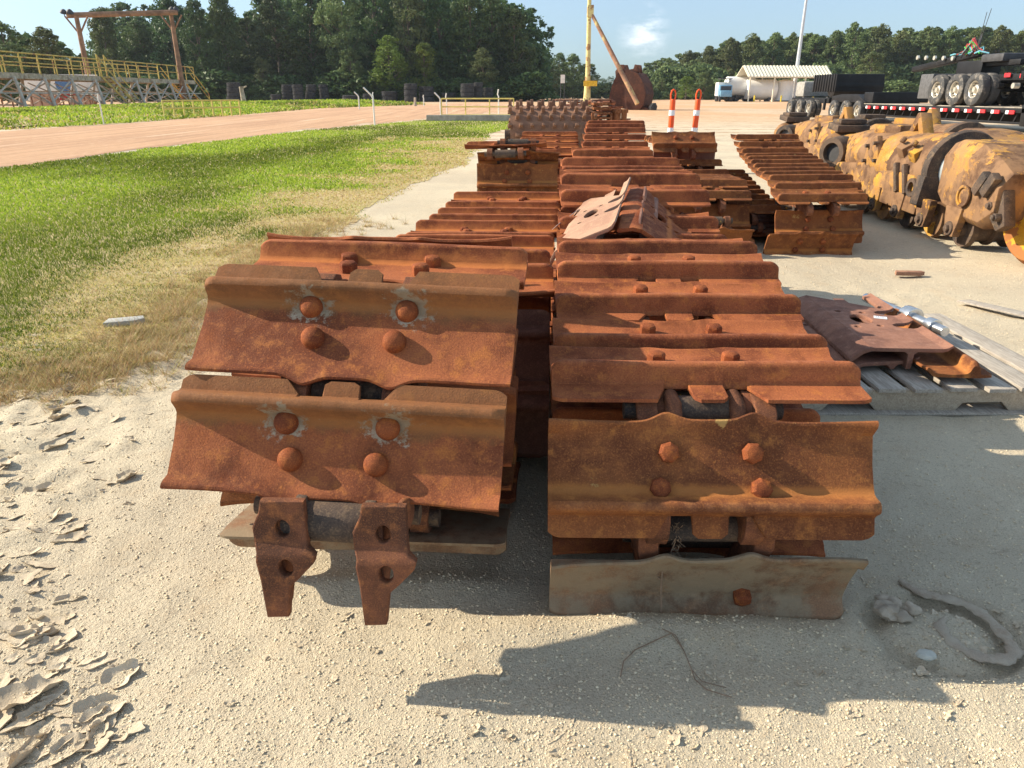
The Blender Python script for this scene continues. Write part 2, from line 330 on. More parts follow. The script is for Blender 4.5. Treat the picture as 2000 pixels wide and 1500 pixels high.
add_shoe(eL, oL, Vector((-.430, 1.735, .425)), 96, 'A', -3.5, SW, M_ORG, 'hex', bolts=False, kw=dict(seed=1, flare=.02), links=True)
add_shoe(eL, oL, Vector((-.410, 1.725, .150)), 170, 'A', -3, SW, M_DST, 'hex', bolts=False, kw=dict(seed=2, notch=False), links=False, lab='bottom shoe resting on the gravel, dusty brown')
# K : behind L
eK, oK, sK = chain('low flat rusty track chain directly behind the left foreground chain', 'A',
    [(790, 1083, 453, 3), (812, 1090, 430, -2), (838, 1091, 418, 2), (855, 1092, 405, 0), (870, 1093, 393, 0), (886, 1095, 374, 0)], SW, M_RED, yaw=-1.5, bolt='worn',
    layers=[(3.1, 5.3, .075, .075, 180), (3.0, 3.0, .46, .46, 35), (3.3, 3.6, .57, .6, 8)])
for y_, z_, a_ in ((2.42, .52, 75), (2.36, .28, 92), (2.44, .07, 120)): add_shoe(eK, oK, Vector((-.262, y_, z_)), a_, 'A', -1.5, SW, M_DRK, 'hex', bolts=False, kw=dict(seed=2))
for y_, z_ in ((2.66, .66), (2.92, .66)): add_shoe(eK, oK, Vector((-.24, y_, z_)), 5, 'A', -1.5, SW, M_RED, 'hex', bolts=False, kw=dict(seed=2))
# S : behind R
eS, oS, sS = chain('rusty track chain with loose shoes lying on it, behind the right foreground chain', 'B',
    [(1092, 1420, 457, 4), (1094, 1403, 422, 6), (1096, 1386, 371, 10), (1097, 1367, 339, 8), (1097, 1350, 331, 4), (1098, 1337, 324, 3), (1098, 1327, 307, 0)], SW, M_RED, yaw=-.5, bolt='worn',
    layers=[(3.2, 5.1, .075, .075, 180), (3.1, 5.0, .42, .52, 4)])
# T : behind S
eT, oT, sT = chain('farthest rusty track chain, stepping up away in line with the yellow post', 'B',
    [(1119, 1276, 292, 12), (1138, 1266, 276, 6), (1141, 1264, 262, 6), (1144, 1261, 249, 5), (1146, 1260, 241, 3), (1148, 1259, 235, 2)], SW, M_RED, yaw=0, bolt='worn',
    layers=[(7.3, 9.8, .075, .075, 180), (7.3, 9.8, .46, .5, 0)])
W2 = .80
eU, oU, sU = chain('half hidden brown track chain between the loose shoes and the dark opening', 'B',
    [(1312, 1468, 440, 66), (1310, 1468, 372, 14), (1306, 1463, 351, 6), (1303, 1432, 341, 3), (1301, 1427, 335, 3), (1298, 1422, 328, 3), (1294, 1416, 318, 3), (1288, 1410, 311, 3)], .72, M_ORG, yaw=0, bolt='worn', keep=2,
    layers=[(6.6, 9.2, .075, .075, 180)])
pU = tip(1277, 1402, 279, .72); add_shoe(eU, oU, pU+Vector((0, .035, -.04)), 42, 'B', 0, .72, M_ORG, 'worn', kw=dict(seed=1)); pU = tip(1276, 1396, 269, .72)
for k_ in range(3): add_shoe(eU, oU, pU+Vector((0, k_*.28, -GH)), 3, 'B', 0, .72, M_ORG, 'worn', kw=dict(seed=k_))
for z_ in (.50, .28): add_shoe(eU, oU, Vector((pU.x, pU.y-.1, z_)), 85, 'B', 0, .72, M_DRK, 'worn', kw=dict(seed=2))
eV, oV, sV = chain('brown track chain in a tall loop, nearest to the yellow track frames', 'B',
    [(1518, 1692, 455, 70), (1520, 1697, 378, 15), (1510, 1677, 343, 6), (1497, 1660, 338, 4), (1484, 1640, 330, 4), (1471, 1618, 317, 4), (1462, 1602, 305, 5), (1454, 1588, 298, 5), (1447, 1576, 284, 6), (1437, 1561, 262, 6)], .78, M_ORG, yaw=2, bolt='worn', keep=2,
    layers=[(6.68, 8.8, .075, .075, 180)], over={0: dict(kw=dict(flare=.01))})
add_shoe(eV, oV, Vector((2.62, 6.34, -.01)), 112, 'B', 1, .78, M_ORG, 'hex', links=False, kw=dict(seed=4))
add_shoe(eU, oU, Vector((1.72, 6.3, .04)), 115, 'B', 0, .72, M_ORG, 'hex', kw=dict(seed=4))
# low flat chain seen between U and V
e = empty('track_chain', (2.05, 6.9, 0), 0, 'low track chain flat on the ground between two folded brown chains', 'track chain', G1); o0 = Vector((2.05, 6.9, 0))
for i in range(9): add_shoe(e, o0, Vector((2.12+.045*i, 6.75+i*.29, .30+.012*i)), 3, 'B', 1, .72, M_ORG, 'hex', bolts=i < 5, kw=dict(seed=i % 3))
for i in range(8): add_shoe(e, o0, Vector((2.16+.045*i, 6.95+i*.29, .075)), 180, 'B', 1, .72, M_ORG, 'hex', bolts=False, kw=dict(seed=i % 3))
# M : free end on top of a fold, behind K
W3 = .79
eM, oM, sM = chain('short folded track chain with bare links sticking out under a tilted shoe', 'B',
    [(931, 1089, 362, 80), (934, 1090, 330, 140)], SW, M_ORG, yaw=-1, bolt='worn', layers=[(7.2, 8.6, .075, .075, 180), (7.2, 8.4, .33, .33, 0)])
pM = tip(911, 1068, 275, SW)
add_shoe(eM, oM, pM-Vector((0, 0, GH)), -6, 'A', -3, SW, M_RED, 'hex', roll=-1.5, kw=dict(seed=2), lab='uppermost shoe, tilted and overhanging')
# M2 behind M
eN, oN, sN = chain('low rusty track chain directly in front of the studded drum', 'A',
    [(1008, 1131, 292, 2), (1011, 1130, 279, 2), (1016, 1129, 268, 1), (1020, 1128, 257, 1)], .79, M_RED, yaw=-2, bolt='worn', layers=[(7.6, 10.4, .075, .075, 180), (8.0, 10.4, .30, .36, 2)])
# hanging bare links of L
def link_end():
    out = [(-.045, .0), (-.047, -.10), (-.050, -.118), (-.066, -.132), (-.062, -.152), (-.030, -.195), (-.012, -.215), (-.004, -.300), (.040, -.303), (.046, -.20), (.052, -.15), (.050, -.128), (.058, -.11), (.060, -.07), (.045, -.03), (.040, .0)]
    return out
def hang(sg, base, rz, rx, tall=1.):
    out = [(sg*x*1.15, y*tall) for x, y in link_end()]
    holes = [circ(.0, -.072*tall, .0165, 20, .021), circ(-.008*sg, -.165*tall, .0165, 20, .021)]
    me = fillmesh('end_link', out, holes, .026, M_LNK, .004)
    bm = bmesh.new(); bm.from_mesh(me)
    for v in bm.verts:           # the pad steps forward below the first hole
        k = min(1, max(0, (-v.co.y-.108*tall)/.02)); v.co.z += .022*k
    # deep web of the link behind the pad
    m = MB().prism([(-.01, -.01), (-.30*tall, .012), (-.29*tall, -.03), (-.20*tall, -.08), (-.12*tall, -.09), (-.03, -.06)], sg*.004, sg*.036, 'x')
    m2 = m.mesh('tmp', None, 0, .004); 
    for p in m2.polygons: p.material_index = 0
    bm.from_mesh(m2); bm.to_mesh(me); bm.free(); me.polygons.foreach_set('use_smooth', [True]*len(me.polygons)); me.set_sharp_from_angle(angle=R(35))
    o = put('end_link', me, eL); o.matrix_local = Matrix.Translation(Vector(base)-oL) @ Euler((R(90+rx), 0, R(rz))).to_matrix().to_4x4()
    return o
hang(-1, pd(550, 975, 1.60), -2, -6, .93)
hang(-1, pd(748, 985, 1.585), -2, -8, .93)
b = MB().cyl((-.125, 0, 0), (.10, 0, 0), .048, n=32).cyl((-.10, 0, 0), (-.075, 0, 0), .060, n=28).cyl((.06, 0, 0), (.085, 0, 0), .055, n=28).cyl((-.18, 0, 0), (-.125, 0, 0), .045, n=24)
b.build('pin_bushing', M_DIRTY, eL, 40, .003, M=Matrix.Translation(pd(665, 1018, 1.66)-oL) @ Euler((0, R(1), R(-5))).to_matrix().to_4x4())
rim = MB().cyl((0, 0, 0), (.012, 0, 0), .044, n=28)
rim.build('pin_cap', M_LNK, eL, 40, .004, M=Matrix.Translation(pd(783, 1008, 1.63)-oL) @ Euler((0, R(1), R(-22))).to_matrix().to_4x4())
# bushings and rails showing in the gap of R
gb = MB().cyl((-.12, 0, 0), (.12, 0, 0), .050, n=28)
gb.build('pin_bushing', M_DIRTY, eR, 40, .003, M=Matrix.Translation(Vector((.50, 1.735, .525))-oR))
for x in (.345, .650):
    w_ = MB().prism([(-.09, -.05), (-.05, -.085), (.03, -.08), (.075, -.03), (.06, .03), (0, .055), (-.06, .045), (-.095, 0)], -.018, .018)
    w_.build('track_link', M_DIRTY, eR, 30, .005, M=Matrix.Translation(Vector((x, 1.705, .530))-oR) @ Euler((R(20), 0, 0)).to_matrix().to_4x4())
for x in (.405, .565):
    MB().tube([(0, .07, .045), (0, .02, .04), (0, -.012, .0), (0, -.012, -.06), (0, .02, -.12)], .021, 14).build('link_rail', M_LNK, eR, 50, M=Matrix.Translation(Vector((x, 1.628, .535))-oR))
# ---------------------------------------------------------------- ground, road, grass
def smooth_noise(X, Y, s, seed=0, oct=4):
    out = np.zeros_like(X); a = 1; tot = 0
    rs = np.random.default_rng(seed)
    for o in range(oct):
        g = rs.random((256, 256)); x = X/s*(2**o)+o*17.3; y = Y/s*(2**o)+o*9.1
        xi = np.floor(x).astype(int); yi = np.floor(y).astype(int); fx = x-xi; fy = y-yi; fx = fx*fx*(3-2*fx); fy = fy*fy*(3-2*fy)
        q = lambda i, j: g[(xi+i) % 256, (yi+j) % 256]
        out += a*((q(0, 0)*(1-fx)+q(1, 0)*fx)*(1-fy)+(q(0, 1)*(1-fx)+q(1, 1)*fx)*fy); tot += a; a *= .5
    return out/tot
def inpoly(X, Y, poly):
    r = np.zeros(X.shape, bool); n = len(poly)
    for i in range(n):
        (x1, y1), (x2, y2) = poly[i], poly[(i+1) % n]
        if y1 == y2: continue
        c = ((y1 > Y) != (y2 > Y)) & (X < (x2-x1)*(Y-y1)/(y2-y1)+x1); r ^= c
    return r
def world_nt(name): t = NT(name); t.coords(False); return t
t = world_nt('sandy_gravel')
sepg = t.n.new('ShaderNodeSeparateXYZ'); t.l.new(t.vec, sepg.inputs[0])
big = t.noise(.55, 6, .6); med = t.noise(5, 6, .65); gr = t.noise(210, 3, .75); gr2 = t.noise(70, 4, .7)
vo = t.n.new('ShaderNodeTexVoronoi'); vo.inputs['Scale'].default_value = 120; t.l.new(t.vec, vo.inputs['Vector'])
c = t.mix(t.ramp(big, .35, .65), (.68, .585, .43), (.57, .485, .36))
c = t.mix(t.ramp(med, .5, .75, 0, .45), c, (.56, .42, .27))
c = t.mix(t.ramp(gr2, .58, .72, 0, .5), c, (.42, .33, .23))
c = t.mix(t.ramp(gr, .55, .7, 0, .5), c, (.86, .79, .64)); c = t.mix(t.ramp(gr, .46, .32, 0, .8), c, (.26, .21, .15))
sm = t.noise(26, 5, .7); c = t.mix(t.ramp(sm, .56, .68, 0, .5), c, (.36, .29, .21))
far = t.ramp(sepg.outputs[1], 20, 60); nn = t.noise(.12, 5, .6, sc=(1, .45, 1))
c = t.mix(t.math('MULTIPLY', far, t.ramp(nn, .36, .58, .35, .95)), c, t.mix(t.noise(.9, 6, .7, sc=(1, .3, 1)), (.50, .27, .14), (.70, .46, .27)))
# wheel tracks pressed into the yard to the right
wv = t.n.new('ShaderNodeTexWave'); wv.wave_type = 'BANDS'; wv.bands_direction = 'Y'; wv.inputs['Scale'].default_value = .14; wv.inputs['Distortion'].default_value = 6; wv.inputs['Detail'].default_value = 4; wv.inputs['Detail Scale'].default_value = .35; t.l.new(t.vec, wv.inputs['Vector'])
msk = t.math('MULTIPLY', t.ramp(sepg.outputs[1], 14, 26), t.ramp(wv.outputs['Fac'], .68, .9))
c = t.mix(t.math('MULTIPLY', msk, t.ramp(t.noise(2.2, 6, .75), .42, .56, .0, .75)), c, (.38, .21, .12))
h = t.math('ADD', t.math('MULTIPLY', gr, .7), t.math('MULTIPLY', gr2, .9)); h = t.math('ADD', h, t.math('MULTIPLY', med, 1.2)); 
nb = t.bump(h, 1.0, .010)
M_SAND = t.fin(c, .92, nb, 0, .15)
xs = np.concatenate([-np.geomspace(4.2, 900, 60)[::-1], np.arange(-4.1, 3.2, .028), np.geomspace(3.25, 900, 60)])
ys = np.concatenate([-np.geomspace(1.2, 60, 12)[::-1]+1.2, np.arange(.05, .7, .1), np.arange(.72, 5.2, .028), np.geomspace(5.25, 1500, 110)])
GX, GY = np.meshgrid(xs, ys, indexing='ij')
def gz(X, Y):
    near = np.clip((7-np.hypot(X, Y-2))/3, 0, 1)
    z = (smooth_noise(X, Y, .9, 1, 4)-.5)*.05*near + (smooth_noise(X, Y, .16, 2, 3)-.5)*.022*near
    left = np.clip((-.95-X-.12*(Y-1.5))/.7, 0, 1)*np.clip((4.5-Y)/1.2, 0, 1)
    z += left*(np.abs(smooth_noise(X+.4*Y, Y*1.6, .13, 3, 3)-.5)*.10-.014)
    z += .05*np.exp(-(((X-.45)/.5)**2+((Y-1.50)/.07)**2)) + .03*np.exp(-(((X+.42)/.45)**2+((Y-1.70)/.06)**2))
    # ring shaped dent on the right
    r = np.hypot((X-1.13)/1.25, (Y-1.50)); z -= .028*np.exp(-((r-.135)/.028)**2)*near; z += .012*np.exp(-((r-.18)/.018)**2)*near
    far = np.clip((np.hypot(X, Y)-8)/10, 0, 1); z += far*0
    return z-.012
Z = gz(GX, GY); nx, ny = GX.shape
V = np.stack([GX, GY, Z], -1).reshape(-1, 3); ii = np.arange(nx*ny).reshape(nx, ny)
F = np.stack([ii[:-1, :-1], ii[1:, :-1], ii[1:, 1:], ii[:-1, 1:]], -1).reshape(-1, 4)
tag(put('ground', np_mesh('ground', V, F, M_SAND, True)), 'pale sandy gravel yard with granular surface', 'ground', kind='structure')
M_CLOD = None
VERGE = [(-2.75, 2.2), (-2.48, 3.22), (-2.12, 3.3), (-1.91, 3.66), (-2.06, 4.12), (-2.11, 4.69), (-2.05, 5.42), (-2.1, 6.88), (-1.75, 8.08), (-1.8, 9.28), (-1.35, 12.23), (-.95, 15.04), (-.75, 22), (-.8, 27.3), (.6, 34), (1.6, 41.5), (1.2, 43.5), (-4.4, 42.6), (-7.9, 29.3), (-9.2, 19.45), (-9.7, 13.98), (-10.6, 8), (-11.5, 2.2)]
VERGE2 = [(-4.6, 46.5), (2.2, 44.6), (4.5, 52), (1.0, 58), (-3.6, 47.6)]
ROAD = [(-11.5, 2.2), (-10.6, 8), (-9.7, 13.98), (-9.2, 19.45), (-7.9, 29.3), (-4.3, 45.5), (.5, 66), (9, 92), (-8, 118), (-10.4, 110.9), (-19.1, 75.1), (-18.3, 51.1), (-18.8, 37.3), (-19.8, 29.3), (-21, 14), (-22, 2.2)]
BANK = [(-22, 2.2), (-21, 14), (-19.8, 29.3), (-18.8, 37.3), (-18.3, 51.1), (-19.1, 75.1), (-11.5, 104), (-13, 107), (-37, 96), (-35, 62), (-36, 50), (-40, 30), (-60, 2.2)]
def hillz(X, Y, h):
    xe = np.interp(Y, [2.2, 14, 29, 37, 51, 75, 104], [-22, -21, -19.8, -18.8, -18.3, -19.1, -11.5])-.6
    return h*np.sin(np.clip((xe-X)/17, 0, 1)*math.pi/1.15)
def sheet(name, poly, step, z, mat, label, cat, hill=0, rag=.25, seed=0):
    P = np.array(poly); x0, y0 = P.min(0); x1, y1 = P.max(0)
    # geometric rows so the near part is fine
    yy = [y0]; 
    while yy[-1] < y1: yy.append(yy[-1]+max(step, (yy[-1])*step*.22))
    yy = np.array(yy); xx = np.arange(x0-rag, x1+step+rag, step); X, Y = np.meshgrid(xx, yy, indexing='ij')
    s = rag*np.clip(Y/6, .6, 5); wx = X+(smooth_noise(X, Y, .5, seed+11, 4)-.5)*2*s; wy = Y+(smooth_noise(X, Y, .5, seed+12, 4)-.5)*s
    m = inpoly(wx, wy, poly); Zs = gz(X, Y)+z
    if hill: Zs += hillz(X, Y, hill)
    cm = m[:-1, :-1] & m[1:, :-1] & m[1:, 1:] & m[:-1, 1:]; ii = np.arange(X.size).reshape(X.shape)
    F = np.stack([ii[:-1, :-1], ii[1:, :-1], ii[1:, 1:], ii[:-1, 1:]], -1)[cm]
    u, inv = np.unique(F, return_inverse=True); V = np.stack([X, Y, Zs], -1).reshape(-1, 3)[u]
    return tag(put(name, np_mesh(name, V, inv.reshape(F.shape), mat, True)), label, cat, kind='structure')
t = world_nt('turf'); n1 = t.noise(1.1, 6, .65); n2 = t.noise(40, 4, .7)
c = t.mix(t.ramp(n1, .3, .7), (.46, .40, .17), (.60, .48, .28)); c = t.mix(t.ramp(n2, .4, .65, 0, .7), c, (.42, .31, .17))
M_TURF = t.fin(c, .95, t.bump(n2, 1, .02), 0, .1)
t = world_nt('red_dirt'); n1 = t.noise(.35, 6, .65, sc=(1, .25, 1)); n2 = t.noise(6, 7, .75, sc=(1, .6, 1)); n3 = t.noise(45, 4, .7)
c = t.mix(t.ramp(n1, .3, .7), (.64, .40, .25), (.50, .30, .19)); c = t.mix(t.ramp(n2, .5, .7, 0, .6), c, (.76, .56, .38)); c = t.mix(t.ramp(n2, .45, .3, 0, .5), c, (.36, .21, .13)); c = t.mix(t.ramp(n3, .55, .7, 0, .4), c, (.62, .48, .36))
rut = t.noise(1.3, 5, .65, sc=(1.5, .05, 1)); c = t.mix(t.ramp(rut, .5, .62, 0, .55), c, (.42, .25, .16)); c = t.mix(t.ramp(rut, .42, .34, 0, .6), c, (.80, .62, .44))
M_ROAD = t.fin(c, .95, t.bump(t.math('ADD', n2, n3), 1, .03), 0, .1)
sheet('dirt_road', ROAD, .3, .007, M_ROAD, 'reddish dirt road running past the grass verge', 'road', rag=.25, seed=3)
sheet('grass_verge', VERGE, .06, .004, M_TURF, 'turf under the green verge', 'grass verge', rag=.12)
sheet('far_grass_patch', VERGE2, .3, .010, M_TURF, 'turf patch by the yellow rail', 'grass verge', rag=.1)
sheet('grass_bank', BANK, .6, .012, M_TURF, 'low grass bank beyond the dirt road', 'grass bank', hill=.45, rag=.3, seed=5)
# grass blades
t = NT('grass_blade'); a = t.n.new('ShaderNodeVertexColor'); a.layer_name = 'col'; t.set(t.b.inputs['Base Color'], a.outputs[0]); t.b.inputs['Roughness'].default_value = .6; t.b.inputs['Specular IOR Level'].default_value = .25
tr = t.n.new('ShaderNodeBsdfTranslucent'); t.l.new(a.outputs[0], tr.inputs[0]); mx = t.n.new('ShaderNodeMixShader'); mx.inputs[0].default_value = .35; t.l.new(t.b.outputs[0], mx.inputs[1]); t.l.new(tr.outputs[0], mx.inputs[2]); t.l.new(mx.outputs[0], t.out.inputs[0]); M_BLADE = t.m
def dist_edge(X, Y, pts):
    d = np.full(X.shape, 1e9)
    for (x1, y1), (x2, y2) in zip(pts[:-1], pts[1:]):
        vx, vy = x2-x1, y2-y1; k = np.clip(((X-x1)*vx+(Y-y1)*vy)/(vx*vx+vy*vy), 0, 1); d = np.minimum(d, np.hypot(X-x1-k*vx, Y-y1-k*vy))
    return d
def blades(name, poly, n, edge, label, hfun, gmode=0, hill=0, dpow=2, seed=0, kind='stuff', grow=0):
    rg = np.random.default_rng(seed); P = np.array(poly); x0, y0 = P.min(0)-grow; x1, y1 = P.max(0)+grow
    X = []; Y = []; tot = 0
    while tot < n:
        u = rg.random(n); ylo = max(y0, 1.5)
        if dpow >= 2: yv = 1/(1/ylo-u*(1/ylo-1/y1))
        else: yv = ylo*(y1/ylo)**u
        xv = x0+rg.random(n)*(x1-x0)
        # thin with distance only across x in proportion to what the view spans
        k = inpoly(xv+(smooth_noise(xv, yv, .4, 21, 3)-.5)*.5, yv+(smooth_noise(xv, yv, .4, 22, 3)-.5)*.5, poly) & (np.abs(xv) < yv*.95+1.5)
        X.append(xv[k]); Y.append(yv[k]); tot += k.sum()
    X = np.concatenate(X)[:n]; Y = np.concatenate(Y)[:n]
    de = dist_edge(X, Y, edge); pn = smooth_noise(X, Y, .8, 31, 4); pn2 = smooth_noise(X, Y*.5, 2.6, 33, 3)
    dry = np.clip(1.22-de/(.45+.10*Y)+(pn-.5)*2.6, 0, 1) if gmode == 0 else np.clip((pn-.45)*2, 0, .7)
    bare = rg.random(n) < (np.clip(.55-de/(.22+.03*Y), 0, .6)*(pn < .58)); keep = ~bare
    X, Y, de, pn, pn2, dry = [q[keep] for q in (X, Y, de, pn, pn2, dry)]; n = len(X)
    z = gz(X, Y)+.005
    if hill: z += hillz(X, Y, hill)
    hgt = hfun(Y)*(.5+rg.random(n)*.8)*(1-.35*dry); w = hgt*(.07+.05*rg.random(n))*np.clip(Y/5, 1, 3)
    ang = rg.random(n)*2*math.pi; lean = (.25+.75*rg.random(n))*hgt*(1+dry*1.0); la = rg.random(n)*2*math.pi
    bx, by = np.cos(ang)*w, np.sin(ang)*w
    V = np.zeros((n, 5, 3)); lx, ly = np.cos(la)*lean, np.sin(la)*lean
    V[:, 0] = np.stack([X-bx, Y-by, z], 1); V[:, 1] = np.stack([X+bx, Y+by, z], 1)
    V[:, 2] = np.stack([X+bx*.8+lx*.35, Y+by*.8+ly*.35, z+hgt*.6], 1); V[:, 3] = np.stack([X-bx*.8+lx*.35, Y-by*.8+ly*.35, z+hgt*.6], 1); V[:, 4] = np.stack([X+lx, Y+ly, z+hgt*(1-.45*dry)], 1)
    i = np.arange(n)[:, None]*5; F = np.concatenate([i+[0, 1, 2], i+[0, 2, 3], i+[3, 2, 4]], 1).reshape(-1, 3)
    g1 = np.array([.30, .44, .035]); g2 = np.array([.46, .56, .06]); g3 = np.array([.17, .27, .035]); d1 = np.array([.70, .54, .24]); d2 = np.array([.48, .31, .15]); yg = np.array([.56, .53, .11])
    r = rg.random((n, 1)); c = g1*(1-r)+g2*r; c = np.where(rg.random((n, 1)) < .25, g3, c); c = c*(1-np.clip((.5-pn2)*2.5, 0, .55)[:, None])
    dc = np.where(rg.random((n, 1)) < .35, d2, d1); dc = np.where(rg.random((n, 1)) < .3, yg, dc); dm = (rg.random(n) < dry)[:, None]; c = np.where(dm, dc, c)
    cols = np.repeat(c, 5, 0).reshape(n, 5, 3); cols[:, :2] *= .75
    o = put(name, np_mesh(name, V.reshape(-1, 3), F, M_BLADE, False, cols.reshape(-1, 3)))
    return tag(o, label, 'grass', kind=kind)
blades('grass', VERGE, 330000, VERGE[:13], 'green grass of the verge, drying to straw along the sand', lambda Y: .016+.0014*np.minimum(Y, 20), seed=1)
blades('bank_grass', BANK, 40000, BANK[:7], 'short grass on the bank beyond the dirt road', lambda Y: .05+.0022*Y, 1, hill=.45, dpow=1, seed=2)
# curled flakes of dried mud on the left
t = NT('mud_flake'); t.coords(False); n1 = t.noise(9, 6, .65); n2 = t.noise(160, 4, .7)
c = t.mix(t.ramp(n1, .3, .7), (.64, .54, .40), (.48, .39, .28)); c = t.mix(t.ramp(n2, .55, .7, 0, .6), c, (.84, .74, .56)); M_MUD = t.fin(c, .9, t.bump(n2, .8, .004), 0, .15)
def flakes(n, seed):
    rg = random.Random(seed); m = MB(); A, B = 13, 9
    for q in range(n):
        for _ in range(60):
            if q < n*.72: px_, py_ = rg.uniform(-420, 330), rg.uniform(735, 1560)
            else: px_, py_ = rg.choice([(rg.gauss(1150, 220), rg.gauss(1440, 40)), (rg.uniform(0, 2000), rg.uniform(1180, 1500)), (rg.uniform(0, 2000), rg.uniform(1180, 1500)), (rg.gauss(1850, 90), rg.gauss(1210, 50))])
            lim = 300 if py_ < 1050 else 130+(py_-1050)*.45
            if q >= n*.72 or px_ < lim*rg.uniform(.35, 1): break
        p = gp(px_, py_); s = rg.uniform(.010, .036)**1.0 if q < n*.6 else rg.uniform(.005, .014)
        if q % 11 == 0 and q < n*.6: s *= 1.2
        L_, W_ = s*rg.uniform(.9, 1.7), s*rg.uniform(.6, 1.1); rz = R(rg.gauss(28, 22)); cu = (rg.uniform(.02, .25) if rg.random() < .7 else rg.uniform(.3, .75))*s/2.2; tl = R(rg.gauss(-4, 6)); tx = R(rg.gauss(0, 10)); ph = [rg.uniform(0, 6.28) for _ in range(3)]
        Mx = Matrix.Translation((p.x, p.y, float(gz(np.array([p.x]), np.array([p.y]))[0])-.001+s*.03)) @ Euler((tl, tx, rz)).to_matrix().to_4x4(); th = rg.uniform(.002, .0045)
        top = []; 
        for i in range(A):
            for j in range(B):
                u, v = i/(A-1)*2-1, j/(B-1)*2-1; an = math.atan2(v, u); k = 1+.12*math.sin(2*an+ph[0])+.15*math.sin(3*an+ph[1])+.09*math.sin(5*an+ph[2])+.06*math.sin(9*an+ph[0]*2)
                x, y = L_*u*k*math.sqrt(1-.42*v*v), W_*v*k*math.sqrt(1-.42*u*u); top.append((x, y, cu*(v*v*1.6+u*u*.5)-cu*.4+.0018*math.sin(4*u+ph[0]*3)*math.cos(3*v+ph[1])))
        bot = [(x*.96, y*.96, z-th) for x, y, z in top]; vs = top+bot; N = A*B; fs = []
        for i in range(A-1):
            for j in range(B-1):
                a = i*B+j; fs += [(a, a+B, a+B+1, a+1), (a+N+1, a+B+1+N, a+B+N, a+N)]
        rim = [i*B for i in range(A)]+[(A-1)*B+j for j in range(1, B)]+[i*B+B-1 for i in range(A-2, -1, -1)]+[j for j in range(B-2, 0, -1)]
        fs += [(rim[k], rim[(k+1) % len(rim)], rim[(k+1) % len(rim)]+N, rim[k]+N) for k in range(len(rim))]
        m.add(vs, fs, Mx)
    return m
tag(flakes(760, 5).build('mud_flakes', M_MUD, None, 50), 'curled flakes of dried mud scattered over the gravel at left', 'dried mud', kind='stuff')
# loose grit
def grit(n, seed):
    rg = np.random.default_rng(seed); ph = (1+5**.5)/2
    ic = np.array([(-1, ph, 0), (1, ph, 0), (-1, -ph, 0), (1, -ph, 0), (0, -1, ph), (0, 1, ph), (0, -1, -ph), (0, 1, -ph), (ph, 0, -1), (ph, 0, 1), (-ph, 0, -1), (-ph, 0, 1)])/1.9
    fc = np.array([(0,11,5),(0,5,1),(0,1,7),(0,7,10),(0,10,11),(1,5,9),(5,11,4),(11,10,2),(10,7,6),(7,1,8),(3,9,4),(3,4,2),(3,2,6),(3,6,8),(3,8,9),(4,9,5),(2,4,11),(6,2,10),(8,6,7),(9,8,1)])
    u = rg.random(n); Y = 1/(1/.85-u*(1/.85-1/7.5)); X = (rg.random(n)*2-1)*(Y*.8+.4); s = .0011+.0024*rg.random(n)**4+Y*.0004
    k = ~((np.abs(X-.5) < .35) & (Y > 1.65)); X, Y, s = X[k], Y[k], s[k]; n = len(X)
    V = ic[None]*s[:, None, None]*(.7+.6*rg.random((n, 12, 1)))*np.array([1.2, 1, .7]); V += np.stack([X, Y, gz(X, Y)+s*.25], 1)[:, None]
    F = (fc[None]+np.arange(n)[:, None, None]*12).reshape(-1, 3); return V.reshape(-1, 3), F
t = NT('grit'); t.coords(False); c = t.mix(t.ramp(t.noise(80, 2, .5), .4, .6), (.80, .69, .50), (.60, .48, .33)); M_GRIT = t.fin(c, .9, None, 0, .2)
V, F = grit(34000, 3); tag(put('gravel', np_mesh('gravel', V, F, M_GRIT)), 'fine loose gravel strewn over the foreground', 'gravel', kind='stuff')
# tufts of straw and weeds at the sand edge
def tufts(n, seed):
    rg = random.Random(seed); Vs = []; Cs = []
    E = VERGE[1:9]
    for q in range(n):
        i = rg.randrange(len(E)-1); k = rg.random(); x = E[i][0]*(1-k)+E[i+1][0]*k+rg.gauss(-.08, .12+.02*E[i][1]); y = E[i][1]*(1-k)+E[i+1][1]*k+rg.gauss(0, .14); z = float(gz(np.array([x]), np.array([y]))[0])
        for b in range(26):
            a = rg.uniform(0, 6.28); L = rg.uniform(.03, .10)*(1+.06*y); e = rg.uniform(.05, .9); dx, dy, dz = math.cos(a)*L*math.cos(e), math.sin(a)*L*math.cos(e), L*math.sin(e); w = .0011*(1+.1*y); ox, oy = -math.sin(a)*w, math.cos(a)*w; sx, sy = rg.gauss(0, .02), rg.gauss(0, .02)
            Vs += [(x+sx-ox, y+sy-oy, z), (x+sx+ox, y+sy+oy, z), (x+sx+dx, y+sy+dy, z+dz+.004)]; c = rg.choice([(.5, .36, .17), (.42, .24, .12), (.58, .46, .24), (.36, .33, .10)]); Cs += [c]*3
    V = np.array(Vs); return put('straw_tufts', np_mesh('straw_tufts', V, np.arange(len(V)).reshape(-1, 3), M_BLADE, False, np.array(Cs)))
tag(tufts(1100, 8), 'dry straw tufts along the sandy edge of the verge', 'dry grass', kind='stuff')
